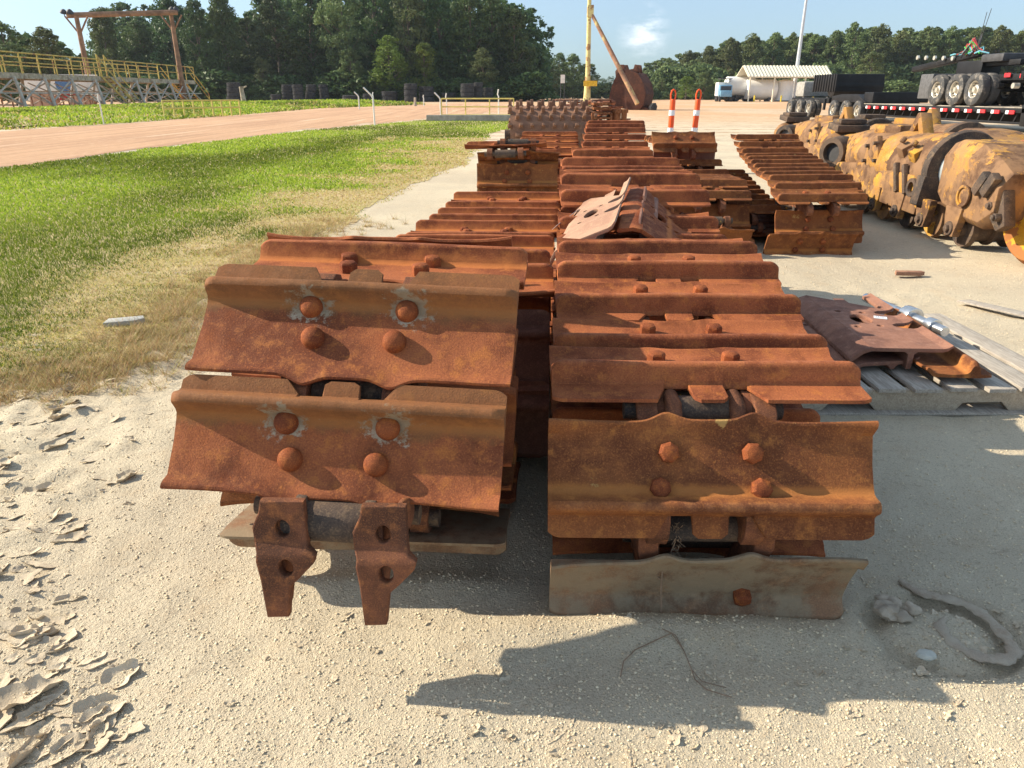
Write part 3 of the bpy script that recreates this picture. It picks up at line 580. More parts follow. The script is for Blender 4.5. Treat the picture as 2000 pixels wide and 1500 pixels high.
# ---------------------------------------------------------------- trees
def leafmat(name, a, b, tr=.3):
    t = NT(name); t.coords(); n = t.noise(.9, 4, .6); n2 = t.noise(.25, 3, .5)
    c = t.mix(t.ramp(n, .35, .65), a, b); oi = t.n.new('ShaderNodeObjectInfo')
    hs = t.n.new('ShaderNodeHueSaturation'); t.l.new(c, hs.inputs['Color']); t.l.new(t.ramp(oi.outputs['Random'], 0, 1, .475, .52), hs.inputs['Hue']); t.l.new(t.ramp(oi.outputs['Random'], 0, 1, .8, 1.25), hs.inputs['Value'])
    c = hs.outputs[0]; t.set(t.b.inputs['Base Color'], c); t.b.inputs['Roughness'].default_value = .55; t.b.inputs['Specular IOR Level'].default_value = .25
    x = t.n.new('ShaderNodeBsdfTranslucent'); t.l.new(c, x.inputs[0]); m = t.n.new('ShaderNodeMixShader'); m.inputs[0].default_value = tr
    t.l.new(t.b.outputs[0], m.inputs[1]); t.l.new(x.outputs[0], m.inputs[2]); t.l.new(m.outputs[0], t.out.inputs[0]); return t.m
M_LEAF = leafmat('leaf_dark', (.05, .088, .030), (.095, .145, .042)); M_LEAFB = leafmat('leaf_bright', (.11, .17, .03), (.19, .25, .045), .4); M_LEAFR = leafmat('leaf_mid', (.095, .13, .05), (.16, .20, .07))
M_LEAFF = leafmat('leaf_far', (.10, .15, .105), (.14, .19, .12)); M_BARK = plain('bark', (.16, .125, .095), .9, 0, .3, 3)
def crown_arrays(seed, nleaf=11000, nclump=190, prof='broad', leaf=.0125):
    """unit tree: height 1, leaf clumps spread through an uneven crown"""
    rg = np.random.default_rng(seed); C = []; rad = []
    lob = rg.uniform(0, 6.28, 4)
    for i in range(nclump):
        z = rg.uniform(.10, .97) if prof != 'bush' else rg.uniform(.1, .9)
        if prof == 'cone': R_ = .30*(1-((z-.12)/.9))**.5+.012
        elif prof == 'bush': R_ = .55*math.sqrt(max(.02, 1-(z/1.0)**2))
        else: R_ = .33*math.sqrt(max(.01, 1-(max(0, z-.50)/.47)**2))*(.86+.14*math.sin(z*8+lob[0]))
        a = rg.uniform(0, 6.28); R_ *= (.8+.3*math.sin(2*a+lob[1])*math.sin(z*6+lob[2])); rr = R_*math.sqrt(rg.uniform(.15, 1)); C.append((rr*math.cos(a), rr*math.sin(a), z)); rad.append(rg.uniform(.025, .075)*(1.25-.5*z) if prof != 'bush' else rg.uniform(.1, .22))
    C = np.array(C); rad = np.array(rad); k = rg.integers(0, nclump, nleaf); d = rg.normal(size=(nleaf, 3)); d /= np.linalg.norm(d, axis=1)[:, None]
    rr = rad[k]*(.55+.55*rg.random(nleaf)); P = C[k]+d*rr[:, None]*np.array([1.15, 1.15, .8]); P[:, 2] = np.maximum(P[:, 2], .01)
    s = leaf*(.6+.8*rg.random(nleaf)); nrm = d*.7+rg.normal(size=(nleaf, 3))*.6+np.array([0, 0, .3]); nrm /= np.linalg.norm(nrm, axis=1)[:, None]
    u = np.cross(nrm, rg.normal(size=(nleaf, 3))); u /= np.linalg.norm(u, axis=1)[:, None]; v = np.cross(nrm, u)
    V = np.stack([P-u*s[:, None], P-v*s[:, None]*.6, P+u*s[:, None], P+v*s[:, None]*.6], 1); return V, C
def crown_mesh(seed, mat, **kw):
    V, C = crown_arrays(seed, **kw); return np_mesh('crown', V.reshape(-1, 3), np.arange(len(V)*4).reshape(-1, 4), mat), C
def trunk_mesh(seed, C):
    rg = random.Random(seed); m = MB(); m.tube([(0, 0, -.01), (.004, 0, .2), (rg.uniform(-.01, .01), .005, .45), (rg.uniform(-.02, .02), 0, .72), (0, 0, .92)], [.020, .015, .011, .007, .002], 8)
    for c in list(C)[:26]:
        z0 = max(.12, c[2]-.16); m.tube([(0, 0, z0), (c[0]*.55, c[1]*.55, (z0+c[2])/2-.01), tuple(c)], [.006, .004, .0015], 5)
    return m.mesh('trunk', M_BARK, 60)
TREE = {}
for i, (nm, mt, kw) in enumerate([('d0', M_LEAF, dict(prof='broad')), ('d1', M_LEAF, dict(prof='broad', nclump=190)), ('d2', M_LEAF, dict(prof='broad', nclump=110)), ('c0', M_LEAF, dict(prof='cone', nclump=220)), ('c1', M_LEAF, dict(prof='cone', nclump=120)), ('b0', M_LEAFB, dict(prof='broad', nleaf=6500)), ('b1', M_LEAFB, dict(prof='broad', nclump=110, nleaf=6500)),
        ('r0', M_LEAFR, dict(prof='broad', nclump=150)), ('r1', M_LEAFR, dict(prof='broad', nclump=130)), ('r2', M_LEAFR, dict(prof='broad', nclump=180)), ('f0', M_LEAFF, dict(prof='broad', nleaf=5000)), ('f1', M_LEAFF, dict(prof='broad', nleaf=5000, nclump=110)), ('s0', M_LEAFB, dict(prof='bush', nleaf=2600, leaf=.04)), ('s1', M_LEAFR, dict(prof='bush', nleaf=2600, leaf=.04)), ('m0', M_LEAFR, dict(prof='broad', nclump=140, nleaf=11000))]):
    cm, C = crown_mesh(100+i, mt, **kw); TREE[nm] = (cm, trunk_mesh(i, C))
def tree(x, top, wpx, Y, var, label, group, name='broadleaf_tree', z=0):
    base = Vector((at(x, 200, Y).x, Y, z)); 
    hh = at(x, top, Y).z-z; d = Y/(CP+.4*SP); w = wpx/1400*d; sc = w*1.12/(.66*hh) if var[0] != 's' else w/(1.2*hh)
    e = empty(name, base, random.uniform(0, 6.28), label, 'tree' if var[0] != 's' else 'bush', group); e.scale = (hh*max(.55, min(1.5, sc)), hh*max(.55, min(1.5, sc)), hh*1.0)
    cm, tm = TREE[var]; put('crown', cm, e); put('trunk', tm, e); return e
GL = 'trees of the dark wood behind the tyre stacks'; GR = 'trees of the wood on the right'
LT = [(35, 42, 105, 96, 'm0', 'green rounded tree at the left edge of the photo, above the raised walkway'), (112, 52, 105, 99, 'm0', 'green tree between the left edge and the left post of the timber gantry'),
 (-60, 46, 110, 96, 'm0', 'green tree cut by the left edge of the photo'),
 (228, 12, 85, 150, 'c0', 'pointed dark tree framed by the timber gantry, right of the sky gap'), (290, 38, 104, 156, 'd0', 'lower dark tree framed by the timber gantry, near its right post'), (190, 118, 70, 128, 'b0', 'small light green tree under the gantry beam, behind the yellow railing'),
 (355, -8, 94, 154, 'd1', 'tall dark tree just right of the gantry, left of the pointed one'), (405, -4, 84, 150, 'c1', 'narrow dark tree above the end stairs of the walkway'), (455, -14, 92, 152, 'c0', 'tall pointed dark tree left of the notch of open sky'),
 (500, 30, 84, 158, 'd2', 'dark tree at the notch of open sky in the wood'), (552, -8, 109, 153, 'd0', 'broad dark tree right of the notch of open sky, above four tyre stacks'), (618, -22, 104, 156, 'd1', 'very tall dark tree above the fifth slim tyre stack'),
 (680, -42, 109, 152, 'r0', 'very tall tree with greyish limbs, above the lone flat tyre'), (742, -38, 104, 158, 'd2', 'very tall dark tree behind the left side of the bright yellow green tree'), (805, -46, 109, 155, 'r1', 'very tall tree behind the right side of the bright yellow green tree'),
 (862, -38, 104, 158, 'd0', 'very tall dark tree above the low wide tyre pile'), (920, -34, 99, 154, 'd1', 'very tall dark tree above the darkest tyre pile'), (962, -12, 99, 157, 'd2', 'tall dark tree second from the right end of the left wood'), (1003, 14, 92, 153, 'd1', 'tall dark tree ending the left wood beside open sky'),
 (765, 68, 90, 146, 'b0', 'bright yellow green tree low in front of the dark wood'), (832, 84, 62, 147, 'b1', 'smaller bright green tree right of the bright yellow green one'), (690, 92, 60, 147, 'm0', 'mid green small tree left of the bright yellow green one'), (945, 92, 70, 148, 'r0', 'rounded mid green tree low above the right tyre piles'), (520, 110, 60, 148, 'r1', 'small rounded tree above the slim tyre stacks'),
 (1035, 100, 55, 175, 'r0', 'medium tree at the foot of the left wood, right of its tall end')]
for a in LT: tree(*a, GL)
MT = [(1062, 108, 62, 235, 'r1', 'medium tree in the gap of the woods, left of the thin sign posts'), (1090, 102, 60, 240, 'r0', 'medium tree in the gap of the woods, behind the thin sign posts'), (1118, 104, 58, 238, 'r2', 'medium tree in the gap of the woods, just left of the yellow post'), (1143, 124, 50, 262, 'r1', 'medium tree directly behind the foot of the yellow post')]
for a in MT: tree(*a, 'trees in the gap between the two woods')
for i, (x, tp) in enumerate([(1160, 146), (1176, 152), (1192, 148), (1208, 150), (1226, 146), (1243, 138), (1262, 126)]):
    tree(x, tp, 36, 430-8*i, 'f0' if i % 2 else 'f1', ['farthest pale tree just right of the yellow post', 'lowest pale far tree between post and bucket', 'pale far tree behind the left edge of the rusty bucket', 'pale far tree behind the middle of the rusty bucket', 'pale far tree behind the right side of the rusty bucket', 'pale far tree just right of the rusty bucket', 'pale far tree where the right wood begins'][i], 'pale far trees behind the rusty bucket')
RT = [(1275, 118, 55, 262, 'r0', 'left end tree of the right wood, under the small clouds'), (1304, 112, 58, 250, 'r1', 'tree of the right wood above the left orange post'), (1340, 98, 62, 240, 'r2', 'tree of the right wood above the right orange post'), (1378, 88, 66, 232, 'r0', 'tree of the right wood left of the blue truck'), (1418, 72, 70, 225, 'r1', 'tree of the right wood above the blue truck'),
 (1458, 64, 66, 222, 'r2', 'tree of the right wood above the left end of the canopy'), (1498, 62, 66, 224, 'r0', 'tree of the right wood above the middle of the canopy'), (1536, 62, 64, 222, 'r1', 'tree of the right wood just left of the light pole'), (1575, 66, 64, 226, 'r2', 'tree of the right wood just right of the light pole'), (1612, 58, 66, 222, 'r0', 'tree of the right wood above the right end of the canopy'),
 (1650, 42, 76, 218, 'r1', 'highest rounded tree of the right wood, left of the black trailer tires'), (1697, 46, 74, 216, 'r2', 'tree of the right wood above the raised black boom'), (1742, 60, 68, 218, 'r0', 'tree of the right wood above the coloured chains'), (1786, 50, 74, 215, 'r1', 'tree of the right wood right of the coloured chains'), (1832, 50, 74, 214, 'r2', 'tree of the right wood above the axles on the trailer'), (1880, 56, 74, 212, 'r0', 'tree of the right wood above the rear of the loaded axles'), (1926, 48, 78, 210, 'r1', 'rounded tree of the right wood near the right edge'), (1972, 52, 76, 210, 'r2', 'tree of the right wood second from the right edge'), (2020, 50, 80, 208, 'r0', 'tree of the right wood cut by the right edge of the photo'),
 (1338, 148, 44, 190, 'b1', 'small bright tree low behind the orange posts'), (1372, 140, 46, 192, 'm0', 'small light green tree low at the foot of the right wood'), (1290, 152, 40, 200, 'm0', 'small light green tree low beside the rusty bucket'), (1690, 100, 62, 186, 'm0', 'mid green tree standing forward behind the black boom')]
for a in RT: tree(*a, GR)
# the mass of the woods behind the front trees, and the brush at their feet
def woods(name, pts, label, mat, seed, leaf=.024, kw=dict(prof='broad')):
    rg = random.Random(seed); Vs = []
    for i, (x, y, h, w) in enumerate(pts):
        V, C = crown_arrays(seed*50+i % 9, nleaf=2600, nclump=60, leaf=leaf, **kw); a = rg.uniform(0, 6.28); ca, sa = math.cos(a), math.sin(a)
        U = V.copy(); U[..., 0] = V[..., 0]*ca-V[..., 1]*sa; U[..., 1] = V[..., 0]*sa+V[..., 1]*ca; Vs.append(U*np.array([w*1.8, w*1.8, h])+np.array([x, y, 0]))
    V = np.concatenate(Vs).reshape(-1, 3); return tag(put(name, np_mesh(name, V, np.arange(len(V)).reshape(-1, 4), mat)), label, 'woods', kind='stuff')
rg = random.Random(4); pts = []
for row in range(4):
    for x in range(210, 1030, 34): 
        Y = 163+row*9+rg.uniform(-3, 3); top = {0: 14, 1: -6, 2: -18, 3: -24}[row]+rg.uniform(-10, 22)+(35 if 480 < x < 530 else 0)+(60 if x < 225 else 0)+(30 if x < 470 else 0)+(max(0, x-960)*.6); h = at(x, top, Y).z; pts.append((at(x+rg.uniform(-14, 14), 190, Y).x, Y, h, h*.62))
woods('woods', pts, 'dense dark wood behind the left front row of trees', M_LEAF, 3, .019)
pts = []
for row in range(3):
    for x in range(1262, 2080, 30):
        Y = 236+row*12+rg.uniform(-3, 3)-(x-1262)*.02; base = np.interp(x, [1262, 1340, 1430, 1650, 2080], [130, 108, 80, 66, 66]); h = at(x, base+rg.uniform(-6, 12)-row*4, Y).z; pts.append((at(x, 190, Y).x, Y, h, h*.8))
for x in range(1040, 1160, 16): Y = 262; h = at(x, 122+rg.uniform(0, 14), Y).z; pts.append((at(x, 190, Y).x, Y, h, h*.6))
woods('woods', pts, 'dense green wood behind the right front row of trees', M_LEAFR, 6, .026)
pts = []
for x in range(-60, 185, 24): Y = 104+rg.uniform(-2, 4); h = at(x, 60+rg.uniform(0, 26)+(40 if x > 140 else 0), Y).z; pts.append((at(x, 190, Y).x, Y, h, h*.7))
woods('woods', pts, 'green thicket at far left behind the raised walkway', M_LEAFR, 8, .03)
pts = []
for x in range(180, 1040, 15): Y = 147+rg.uniform(-1, 4); h = rg.uniform(2.2, 5.5); pts.append((at(x, 190, Y).x, Y, h, h*.9))
for x in range(150, 1050, 18): Y = 158+rg.uniform(-1, 4); h = rg.uniform(6, 11); pts.append((at(x, 190, Y).x, Y, h, h*.6))
woods('undergrowth', pts, 'dark brush along the foot of the left wood', M_LEAF, 11, .05, dict(prof='bush'))
pts = []
for x in range(1030, 2080, 15): Y = (238 if x < 1250 else 196)+rg.uniform(-1, 5); h = rg.uniform(2, 5); pts.append((at(x, 190, Y).x, Y, h, h*.9))
for x in range(1250, 2080, 18): Y = 214; h = rg.uniform(5, 10); pts.append((at(x, 190, Y).x, Y, h, h*.6))
woods('undergrowth', pts, 'green brush along the foot of the right wood', M_LEAFR, 12, .05, dict(prof='bush'))
# ---------------------------------------------------------------- tyre stacks at the edge of the wood
M_TYRE = plain('tyre_rubber', (.035, .036, .04), .8, 0, .3, 5, (.10, .095, .085), .55)
def tyre_mesh(r, h, mat=M_TYRE, lugs=28, name='tyre', rin=.55, n=56):
    m = MB(); prof = [(r*rin, -h*.36), (r*(rin+.06), -h*.47), (r*.82, -h*.5), (r*.94, -h*.47), (r*.985, -h*.40), (r, -h*.2), (r, h*.2), (r*.985, h*.40), (r*.94, h*.47), (r*.82, h*.5), (r*(rin+.06), h*.47), (r*rin, h*.36)]
    m.lathe(prof, n)
    for i in range(lugs):
        a = 2*math.pi*i/lugs
        for sg in (-1, 1): m.box((r*1.005*math.cos(a+sg*.06), r*1.005*math.sin(a+sg*.06), sg*h*.27), (r*.05, r*.12, h*.40), rz=a)
    return m.mesh(name, mat, 35)
TY = tyre_mesh(1.0, 1.0)
stacks = [(457, 25, 161, 4, 'stack nearest the cut wooden post'), (540, 20, 184, 1, 'low single tyre left of the slim stacks'), (563, 20, 165, 5, 'first slim stack'), (584, 20, 165, 5, 'second slim stack'), (606, 19, 165, 5, 'third slim stack'), (634, 17, 165, 5, 'lighter fourth slim stack'), (683, 28, 186, 1, 'flat wide tyre lying alone'), (720, 20, 183, 2, 'small pair behind the bent white post'), (761, 29, 178, 2, 'broad pair right of the bent white post'), (803, 25, 163, 3, 'tall broad stack with a pale top'), (834, 28, 169, 3, 'broad dark stack beside the pale topped one'), (877, 26, 181, 2, 'low pair left of the blocky stacks'), (913, 25, 163, 4, 'blocky four high stack'), (934, 18, 161, 4, 'stack directly behind the blocky stack'), (953, 20, 171, 3, 'rightmost stack')]
ORD = {1: ['only tyre'], 2: ['bottom tyre', 'top tyre'], 3: ['bottom tyre', 'middle tyre', 'top tyre'], 4: ['bottom tyre', 'second tyre', 'third tyre', 'top tyre'], 5: ['bottom tyre', 'second tyre up', 'middle tyre', 'fourth tyre up', 'top tyre']}
for k, (x, w, top, n, ds) in enumerate(stacks):
    Y = 140+(k % 3)*1.5; b = at(x, 198, Y); d = Y/(CP+.395*SP); H = at(x, top, Y).z-.1; r = w/2/1400*d
    for i in range(n):
        h = H/n; o = put('tyre', TY); o.location = (b.x+random.uniform(-.06, .06)+(i*.12 if k in (0, 4) else 0), Y, .1+h*(i+.5)); o.scale = (r*random.uniform(.96, 1.02), r, h*.98); o.rotation_euler = (R(random.uniform(-1.2, 1.2)), R(random.uniform(-1.2, 1.2)), random.uniform(0, 6))
        tag(o, ('worn black tyre, %s' % ds) if n == 1 else ('worn black tyre, %s of the %s' % (ORD[n][i], ds)), 'tyre', 'big worn tyres stacked along the wood')
# ---------------------------------------------------------------- left: raised walkway, gantry, posts, rails
M_OLDY = rust('old_yellow_paint', (.58, .44, .12), (.45, .32, .1), (.62, .5, .2), patch=(.34, .18, .09), pamt=.55, scale=.35, bumpd=.001)
M_TIMB = plain('weathered_timber', (.42, .36, .28), .9, 0, .3, 3, (.25, .19, .14), .5); M_GREYW = plain('grey_timber', (.46, .43, .38), .9, 0, .25, 3)
M_WHITEP = plain('white_paint', (.78, .76, .70), .5, 0, .1, 3, (.5, .42, .32), .66); M_RUSTP = plain('brown_bin', (.30, .17, .11), .8, 0, .3, 2); M_DARKM = plain('dark_metal', (.05, .05, .055), .6, 0, .3, 4)
wx, wy0, wy1, wz = -36.0, 44.0, 88.0, 2.75
e = empty('raised_walkway', (wx, wy0, 0), 0, 'long raised walkway on trestle legs with yellow railings, on the bank at left', 'walkway')
MB().box((-1.9, (wy1-wy0)/2, wz-.06), (4.0, wy1-wy0, .12)).build('deck', M_TIMB, e)
MB().box((.1, (wy1-wy0)/2, wz-.22), (.16, wy1-wy0, .36)).box((-3.9, (wy1-wy0)/2, wz-.22), (.16, wy1-wy0, .36)).build('edge_beam', M_TIMB, e)
y = 1.0; k = 0
while y < wy1-wy0:
    for xx, ln in ((.35, .75), (-3.6, -.5)):
        l_ = MB(); l_.tube([(xx+ln, y-.5, .1), (xx, y, wz-.3)], .12, 8); l_.build('trestle_leg', M_GREYW, e)
    br = MB(); br.tube([(.6, y, .5), (-3.3, y+.1, wz-.6)], .05, 6).tube([(-3.3, y, .5), (.5, y, wz-.6)], .05, 6).tube([(.75, y-.3, .7), (.4, y+3.2, wz-.5)], .06, 6).tube([(.75, y+3.2, .6), (.4, y-.2, wz-.5)], .06, 6).tube([(.6, y, wz*.5), (.6, y+3.6, wz*.5)], .05, 6).tube([(-3.6, y, wz*.55), (-3.6, y+3.6, wz*.55)], .05, 6)
    br.build('cross_brace', M_GREYW, e); y += 3.6; k += 1
for xs_ in (.15, -3.9):
    y = 0.; pm = MB(); pm.tube([(xs_, 0, wz+1.35), (xs_, wy1-wy0, wz+1.35)], .05, 8).tube([(xs_, 0, wz+.7), (xs_, wy1-wy0, wz+.7)], .04, 8); pm.build('hand_rail', M_OLDY, e)
    while y < wy1-wy0+.1: MB().tube([(xs_, y, wz-.1), (xs_, y, wz+1.36)], .045, 6).build('rail_post', M_OLDY, e); y += 2.2
st = MB()
ys_ = wy1-wy0
for i in range(11): st.box((-1.9, ys_+.2+i*.36, wz-.1-i*.25), (1.6, .3, .05))
for s in (-1, 1): st.tube([(-1.9+s*.85, ys_, wz), (-1.9+s*.85, ys_+4, .1)], .09, 6).tube([(-1.9+s*1.6, ys_, wz+1.35), (-1.9+s*1.6, ys_+4.6, 1.3), (-1.9+s*1.6, ys_+4.6, .1)], .05, 6).tube([(-1.9+s*1.6, ys_, wz+.7), (-1.9+s*1.6, ys_+4.6, .7)], .04, 6)
st.build('end_stairs', M_OLDY, e)
st = MB(); y = 24.6
for i in range(11): st.box((.35+i*.2, y, wz-.1-i*.25), (.24, 1.1, .05))
for s in (-.6, .6): st.tube([(.2, y+s, wz), (2.5, y+s, .1)], .08, 6).tube([(.1, y+s, wz+1.7), (2.0, y+s, 1.7), (2.5, y+s, .9)], .05, 6).tube([(.1, y+s, wz), (.1, y+s, wz+1.75)], .06, 6)
st.build('side_stairs', M_OLDY, e)
# boards and bins under the walkway
e = empty('sign_board', (-44, 76, 0), R(20), 'white board with a blue disc and a red corner, seen under the raised walkway', 'sign board')
MB().box((0, 0, 1.9), (6.4, .08, 2.4)).build('panel', M_WHITEP, e); M_BLUE = plain('blue_paint', (.10, .2, .38), .6); M_REDP = plain('red_paint', (.45, .06, .05), .6)
MB().cyl((.2, -.05, 2.2), (.2, -.065, 2.2), .8, n=36).build('blue_disc', M_BLUE, e); MB().prism([(-.6, .75), (2.0, .75), (2.0, .9), (.1, 1.9)], -.06, -.05, 'y').build('red_corner', M_REDP, e)
for x in (-3, 3): MB().box((x, .08, 1.2), (.1, .1, 2.4)).build('post', M_TIMB, e)
def bin_(x, y, w, dpt, h, mat, lab, rz=0):
    e = empty('storage_bin', (x, y, 0), rz, lab, 'bin'); m = MB(); m.prism([(-w/2, h), (-w/2+.25, 0), (w/2-.25, 0), (w/2, h), (w/2-.08, h), (w/2-.32, .1), (-w/2+.32, .1), (-w/2+.08, h)], -dpt/2, dpt/2, 'y'); m.build('body', mat, e)
    r_ = MB(); 
    for i in range(6): r_.box((-w/2+.5+i*(w-1)/5, -dpt/2-.04, h*.5), (.09, .08, h*.9))
    r_.box((0, -dpt/2-.05, h), (w+.1, .1, .1)); r_.build('stiffening_ribs', mat, e); return e
bin_(-40, 62, 5.5, 2.4, 1.4, M_RUSTP, 'long brown open bin under the left half of the raised walkway', R(75)); bin_(-40.5, 70, 4.2, 2.2, 1.2, M_RUSTP, 'shorter brown bin under the raised walkway beside the white board', R(78))
# gantry of poles
e = empty('timber_gantry', (at(165, 205, 78).x, 78, 0), 0, 'tall gantry of two rust brown poles and a beam carrying floodlights', 'gantry')
M_POLE = plain('pole_brown', (.27, .15, .09), .85, 0, .35, 1.5, (.44, .28, .14), .56)
pl, pr = at(149, 32, 78), at(334, 29, 84); ex = e.location
for p in (pl, pr): MB().tube([(p.x-ex.x, p.y-ex.y, 0), (p.x-ex.x, p.y-ex.y, p.z*.5), (p.x-ex.x, p.y-ex.y, p.z)], [.30, .25, .2], 12).build('pole', M_POLE, e)
bl, br_ = at(130, 30, 78)-ex, at(346, 24, 84)-ex; MB().tube([bl, br_], .26, 10).build('beam', M_POLE, e)
for p in (pl, pr):
    q = p-ex
    for s_ in (-1.1, 1.1): MB().tube([(q.x+s_, q.y, q.z), (q.x, q.y, q.z-1.6)], .08, 6).build('knee_brace', M_POLE, e)
for px_, py_, Y_ in ((124, 22, 78), (136, 22, 78), (336, 17, 84), (343, 17, 84)):
    q = at(px_, py_, Y_)-ex; MB().lathe([(.05, .2), (.16, .14), (.34, -.08), (.34, -.14), (.05, -.12)], 16).tube([(0, 0, .0), (.05, 0, -.5)], .04, 6).build('floodlight', M_DARKM, e, M=Matrix.Translation(q) @ Euler((R(25), R(20), 0)).to_matrix().to_4x4())
# bent guard posts
def bent(x, yb, yt, w, lab, kink=True, mat=None, lean=0):
    b = gp(x, yb); d = b.y/(CP+.38*SP); h = (yb-yt)/1400*d*1.0; r = w/2/1400*d; m = MB(); q = .25*h
    m.tube([(0, 0, -.05), (0, 0, h*.72), (-.04*h, 0, h*.8), (-q if kink else 0, 0, h)], r, 8)
    return tag(m.build('guard_post', mat or M_WHITEP, None, 50, loc=b), lab, 'post', 'pale pipe guard posts along the dirt road')
bent(203, 243, 187, 2.6, 'pale pipe post with a bent top, on the bank below the raised walkway', False); bent(732, 245, 176, 3.2, 'tallest pale pipe post with its top bent left, on the near side of the road'); bent(702, 213, 182, 2.4, 'short pale pipe post with a bent top, across the road from the tallest one')
bent(730, 206, 182, 2, 'thin straight pale post right behind the tallest bent one', False); bent(828, 207, 187, 2, 'thin straight pale post near the broad tyre stacks', False); bent(861, 228, 184, 2.6, 'pale bent pipe post at the left end of the yellow rail'); bent(873, 224, 185, 2, 'thin straight pale post inside the yellow rail', False); bent(974, 224, 178, 2.4, 'pale post with white top near the studded drum', False)
b = gp(478, 208); m = MB(); m.tube([(0, 0, 0), (-.08, 0, 1.2), (-.15, 0, 2.1)], [.34, .25, .22], 9); m.tube([(-.1, 0, 1.9), (.5, 0, 2.15)], .08, 6)
tag(m.build('wooden_post', M_TIMB, None, 50, loc=b), 'thick cut wooden post with a splintered top, left of the tyre stacks', 'post')
b = gp(811, 207); tag(MB().tube([(0, 0, 0), (0, 0, .5), (0.02, 0, .95)], [.2, .15, .13], 9).build('wooden_post', M_TIMB, None, 50, loc=b), 'short wooden stump post in front of the broad tyre stacks', 'post')
def rails(pts, h, n, lab, mid=1, r=.05):
    P = [gp(*p) for p in pts]; e = empty('pipe_railing', P[0], 0, lab, 'railing', 'yellow pipe railings beside the dirt road'); o = P[0]
    m = MB(); 
    for k in range(mid+1): m.tube([p-o+Vector((0, 0, h*(1-k*.45))) for p in P], r, 6)
    m.build('rail', M_OLDY2, e, 50)
    for i in range(n):
        t_ = i/(n-1)*(len(P)-1); a = min(int(t_), len(P)-2); q = P[a].lerp(P[a+1], t_-a)-o; MB().tube([q, q+Vector((0, 0, h+.02))], r, 6).build('rail_post', M_OLDY2, e, 50)
    return e
M_OLDY2 = plain('yellow_rail_paint', (.66, .55, .16), .6, 0, .12, 2, (.5, .36, .12), .62)
rails([(322, 230), (470, 226)], .95*1.0, 9, 'low yellow pipe railing on the far edge of the road below the walkway'); rails([(863, 228), (1003, 228)], 1.05, 4, 'yellow pipe railing over the culvert left of the studded drum', 2, .045)
b = gp(930, 236); tag(MB().box((0, 0, .12), (5.2, .35, .34)).box((-.3, .5, .02), (4.6, .9, .3)).build('culvert_headwall', plain('old_concrete', (.33, .31, .27), .9, 0, .25, 3), None, 30, .02, loc=b), 'grey culvert headwall in the grass under the yellow railing', 'culvert')
# ---------------------------------------------------------------- centre: mast, bucket, drum, markers
M_MAST = rust('mast_yellow', (.72, .62, .27), (.58, .46, .18), (.78, .70, .42), patch=(.36, .2, .1), pamt=.53, scale=.3); M_BUCK = rust('bucket_rust', (.11, .048, .034), (.065, .032, .026), (.18, .075, .042), scale=.25, bumpd=.004)
b = at(1146, 205, 70); b.z = 0; e = empty('crane_mast', b, 0, 'tall yellow pipe mast with a long rusty boom sloping down to the bucket', 'mast')
MB().tube([(.0, 0, 0), (0, 0, 3), (-.1, 0, 9), (-.2, 0, 15)], [.38, .22, .17, .16], 14).build('mast', M_MAST, e); MB().box((0, 0, .5), (1.0, .9, 1.0), taper=.55).build('base', M_MAST, e, 35, .03)
tp = at(1153, 22, 70)-b; MB().box(tp, (.55, .5, .95)).build('head_block', M_MAST, e, 35, .04); f_ = at(1245, 203, 67)-b; MB().tube([tp, (tp+f_)/2, f_], [.14, .2, .2], 10).build('boom', plain('boom_rust', (.30, .16, .10), .8, 0, .4, .8, (.62, .5, .2), .5), e)
MB().box(at(1153, 163, 69.5)-b, (1.2, .1, .45)).build('yellow_plate', plain('amber_plate', (.75, .45, .03), .5), e)
b = gp(1232, 214); e = empty('excavator_bucket', b, R(-28), 'huge dark rusty excavator bucket standing on its lip below the boom', 'bucket')
ou = [(-1.5, .25), (-1.72, 1.0), (-1.5, 2.0), (-1.1, 2.9), (-.6, 3.35), (.1, 3.3), (.9, 2.95), (1.45, 2.2), (1.7, 1.3), (1.55, .4), (1.2, .0), (.4, .0)]
inn = [(x*.9, .1+z*.92) for x, z in ou]
MB().prism(ou, -1.2, -1.05, 'y').build('side_plate', M_BUCK, e, 30, .02); MB().prism(ou, 1.05, 1.2, 'y').build('side_plate', M_BUCK, e, 30, .02)
sh = MB(); 
for i in range(len(ou)-2):
    (x0, z0), (x1, z1) = ou[i], ou[i+1]; sh.prism([(x0, z0), (x1, z1), (x1*.94, .08+z1*.94), (x0*.94, .08+z0*.94)], -1.05, 1.05, 'y')
sh.build('shell', M_BUCK, e, 30)
for i in range(5): MB().box((1.55+.1, -.95+i*.475, .1), (.75, .18, .2), ry=R(12), taper=.6).build('tooth', M_BUCK, e, 30, .02)
for s in (-.45, .45): MB().prism([(-1.4, 2.6), (-1.5, 3.2), (-1.1, 3.75), (-.7, 3.75), (-.5, 3.3), (.2, 3.4), (.3, 3.75), (.6, 3.7), (.75, 3.1)], s-.08, s+.08, 'y').build('hinge_ear', M_BUCK, e, 30, .03)
b = gp(1275, 215); e = empty('ripper_tooth', b, 0, 'pair of small black castings lying right of the rusty bucket', 'casting')
for s in (-.3, .3): MB().prism([(-.25, 0), (-.3, .25), (-.1, .55), (.15, .6), (.3, .3), (.25, 0)], s-.12, s+.12, 'y').cyl((0, s-.15, .4), (0, s+.15, .4), .12).build('casting', M_DARKM, e, 30, .02)
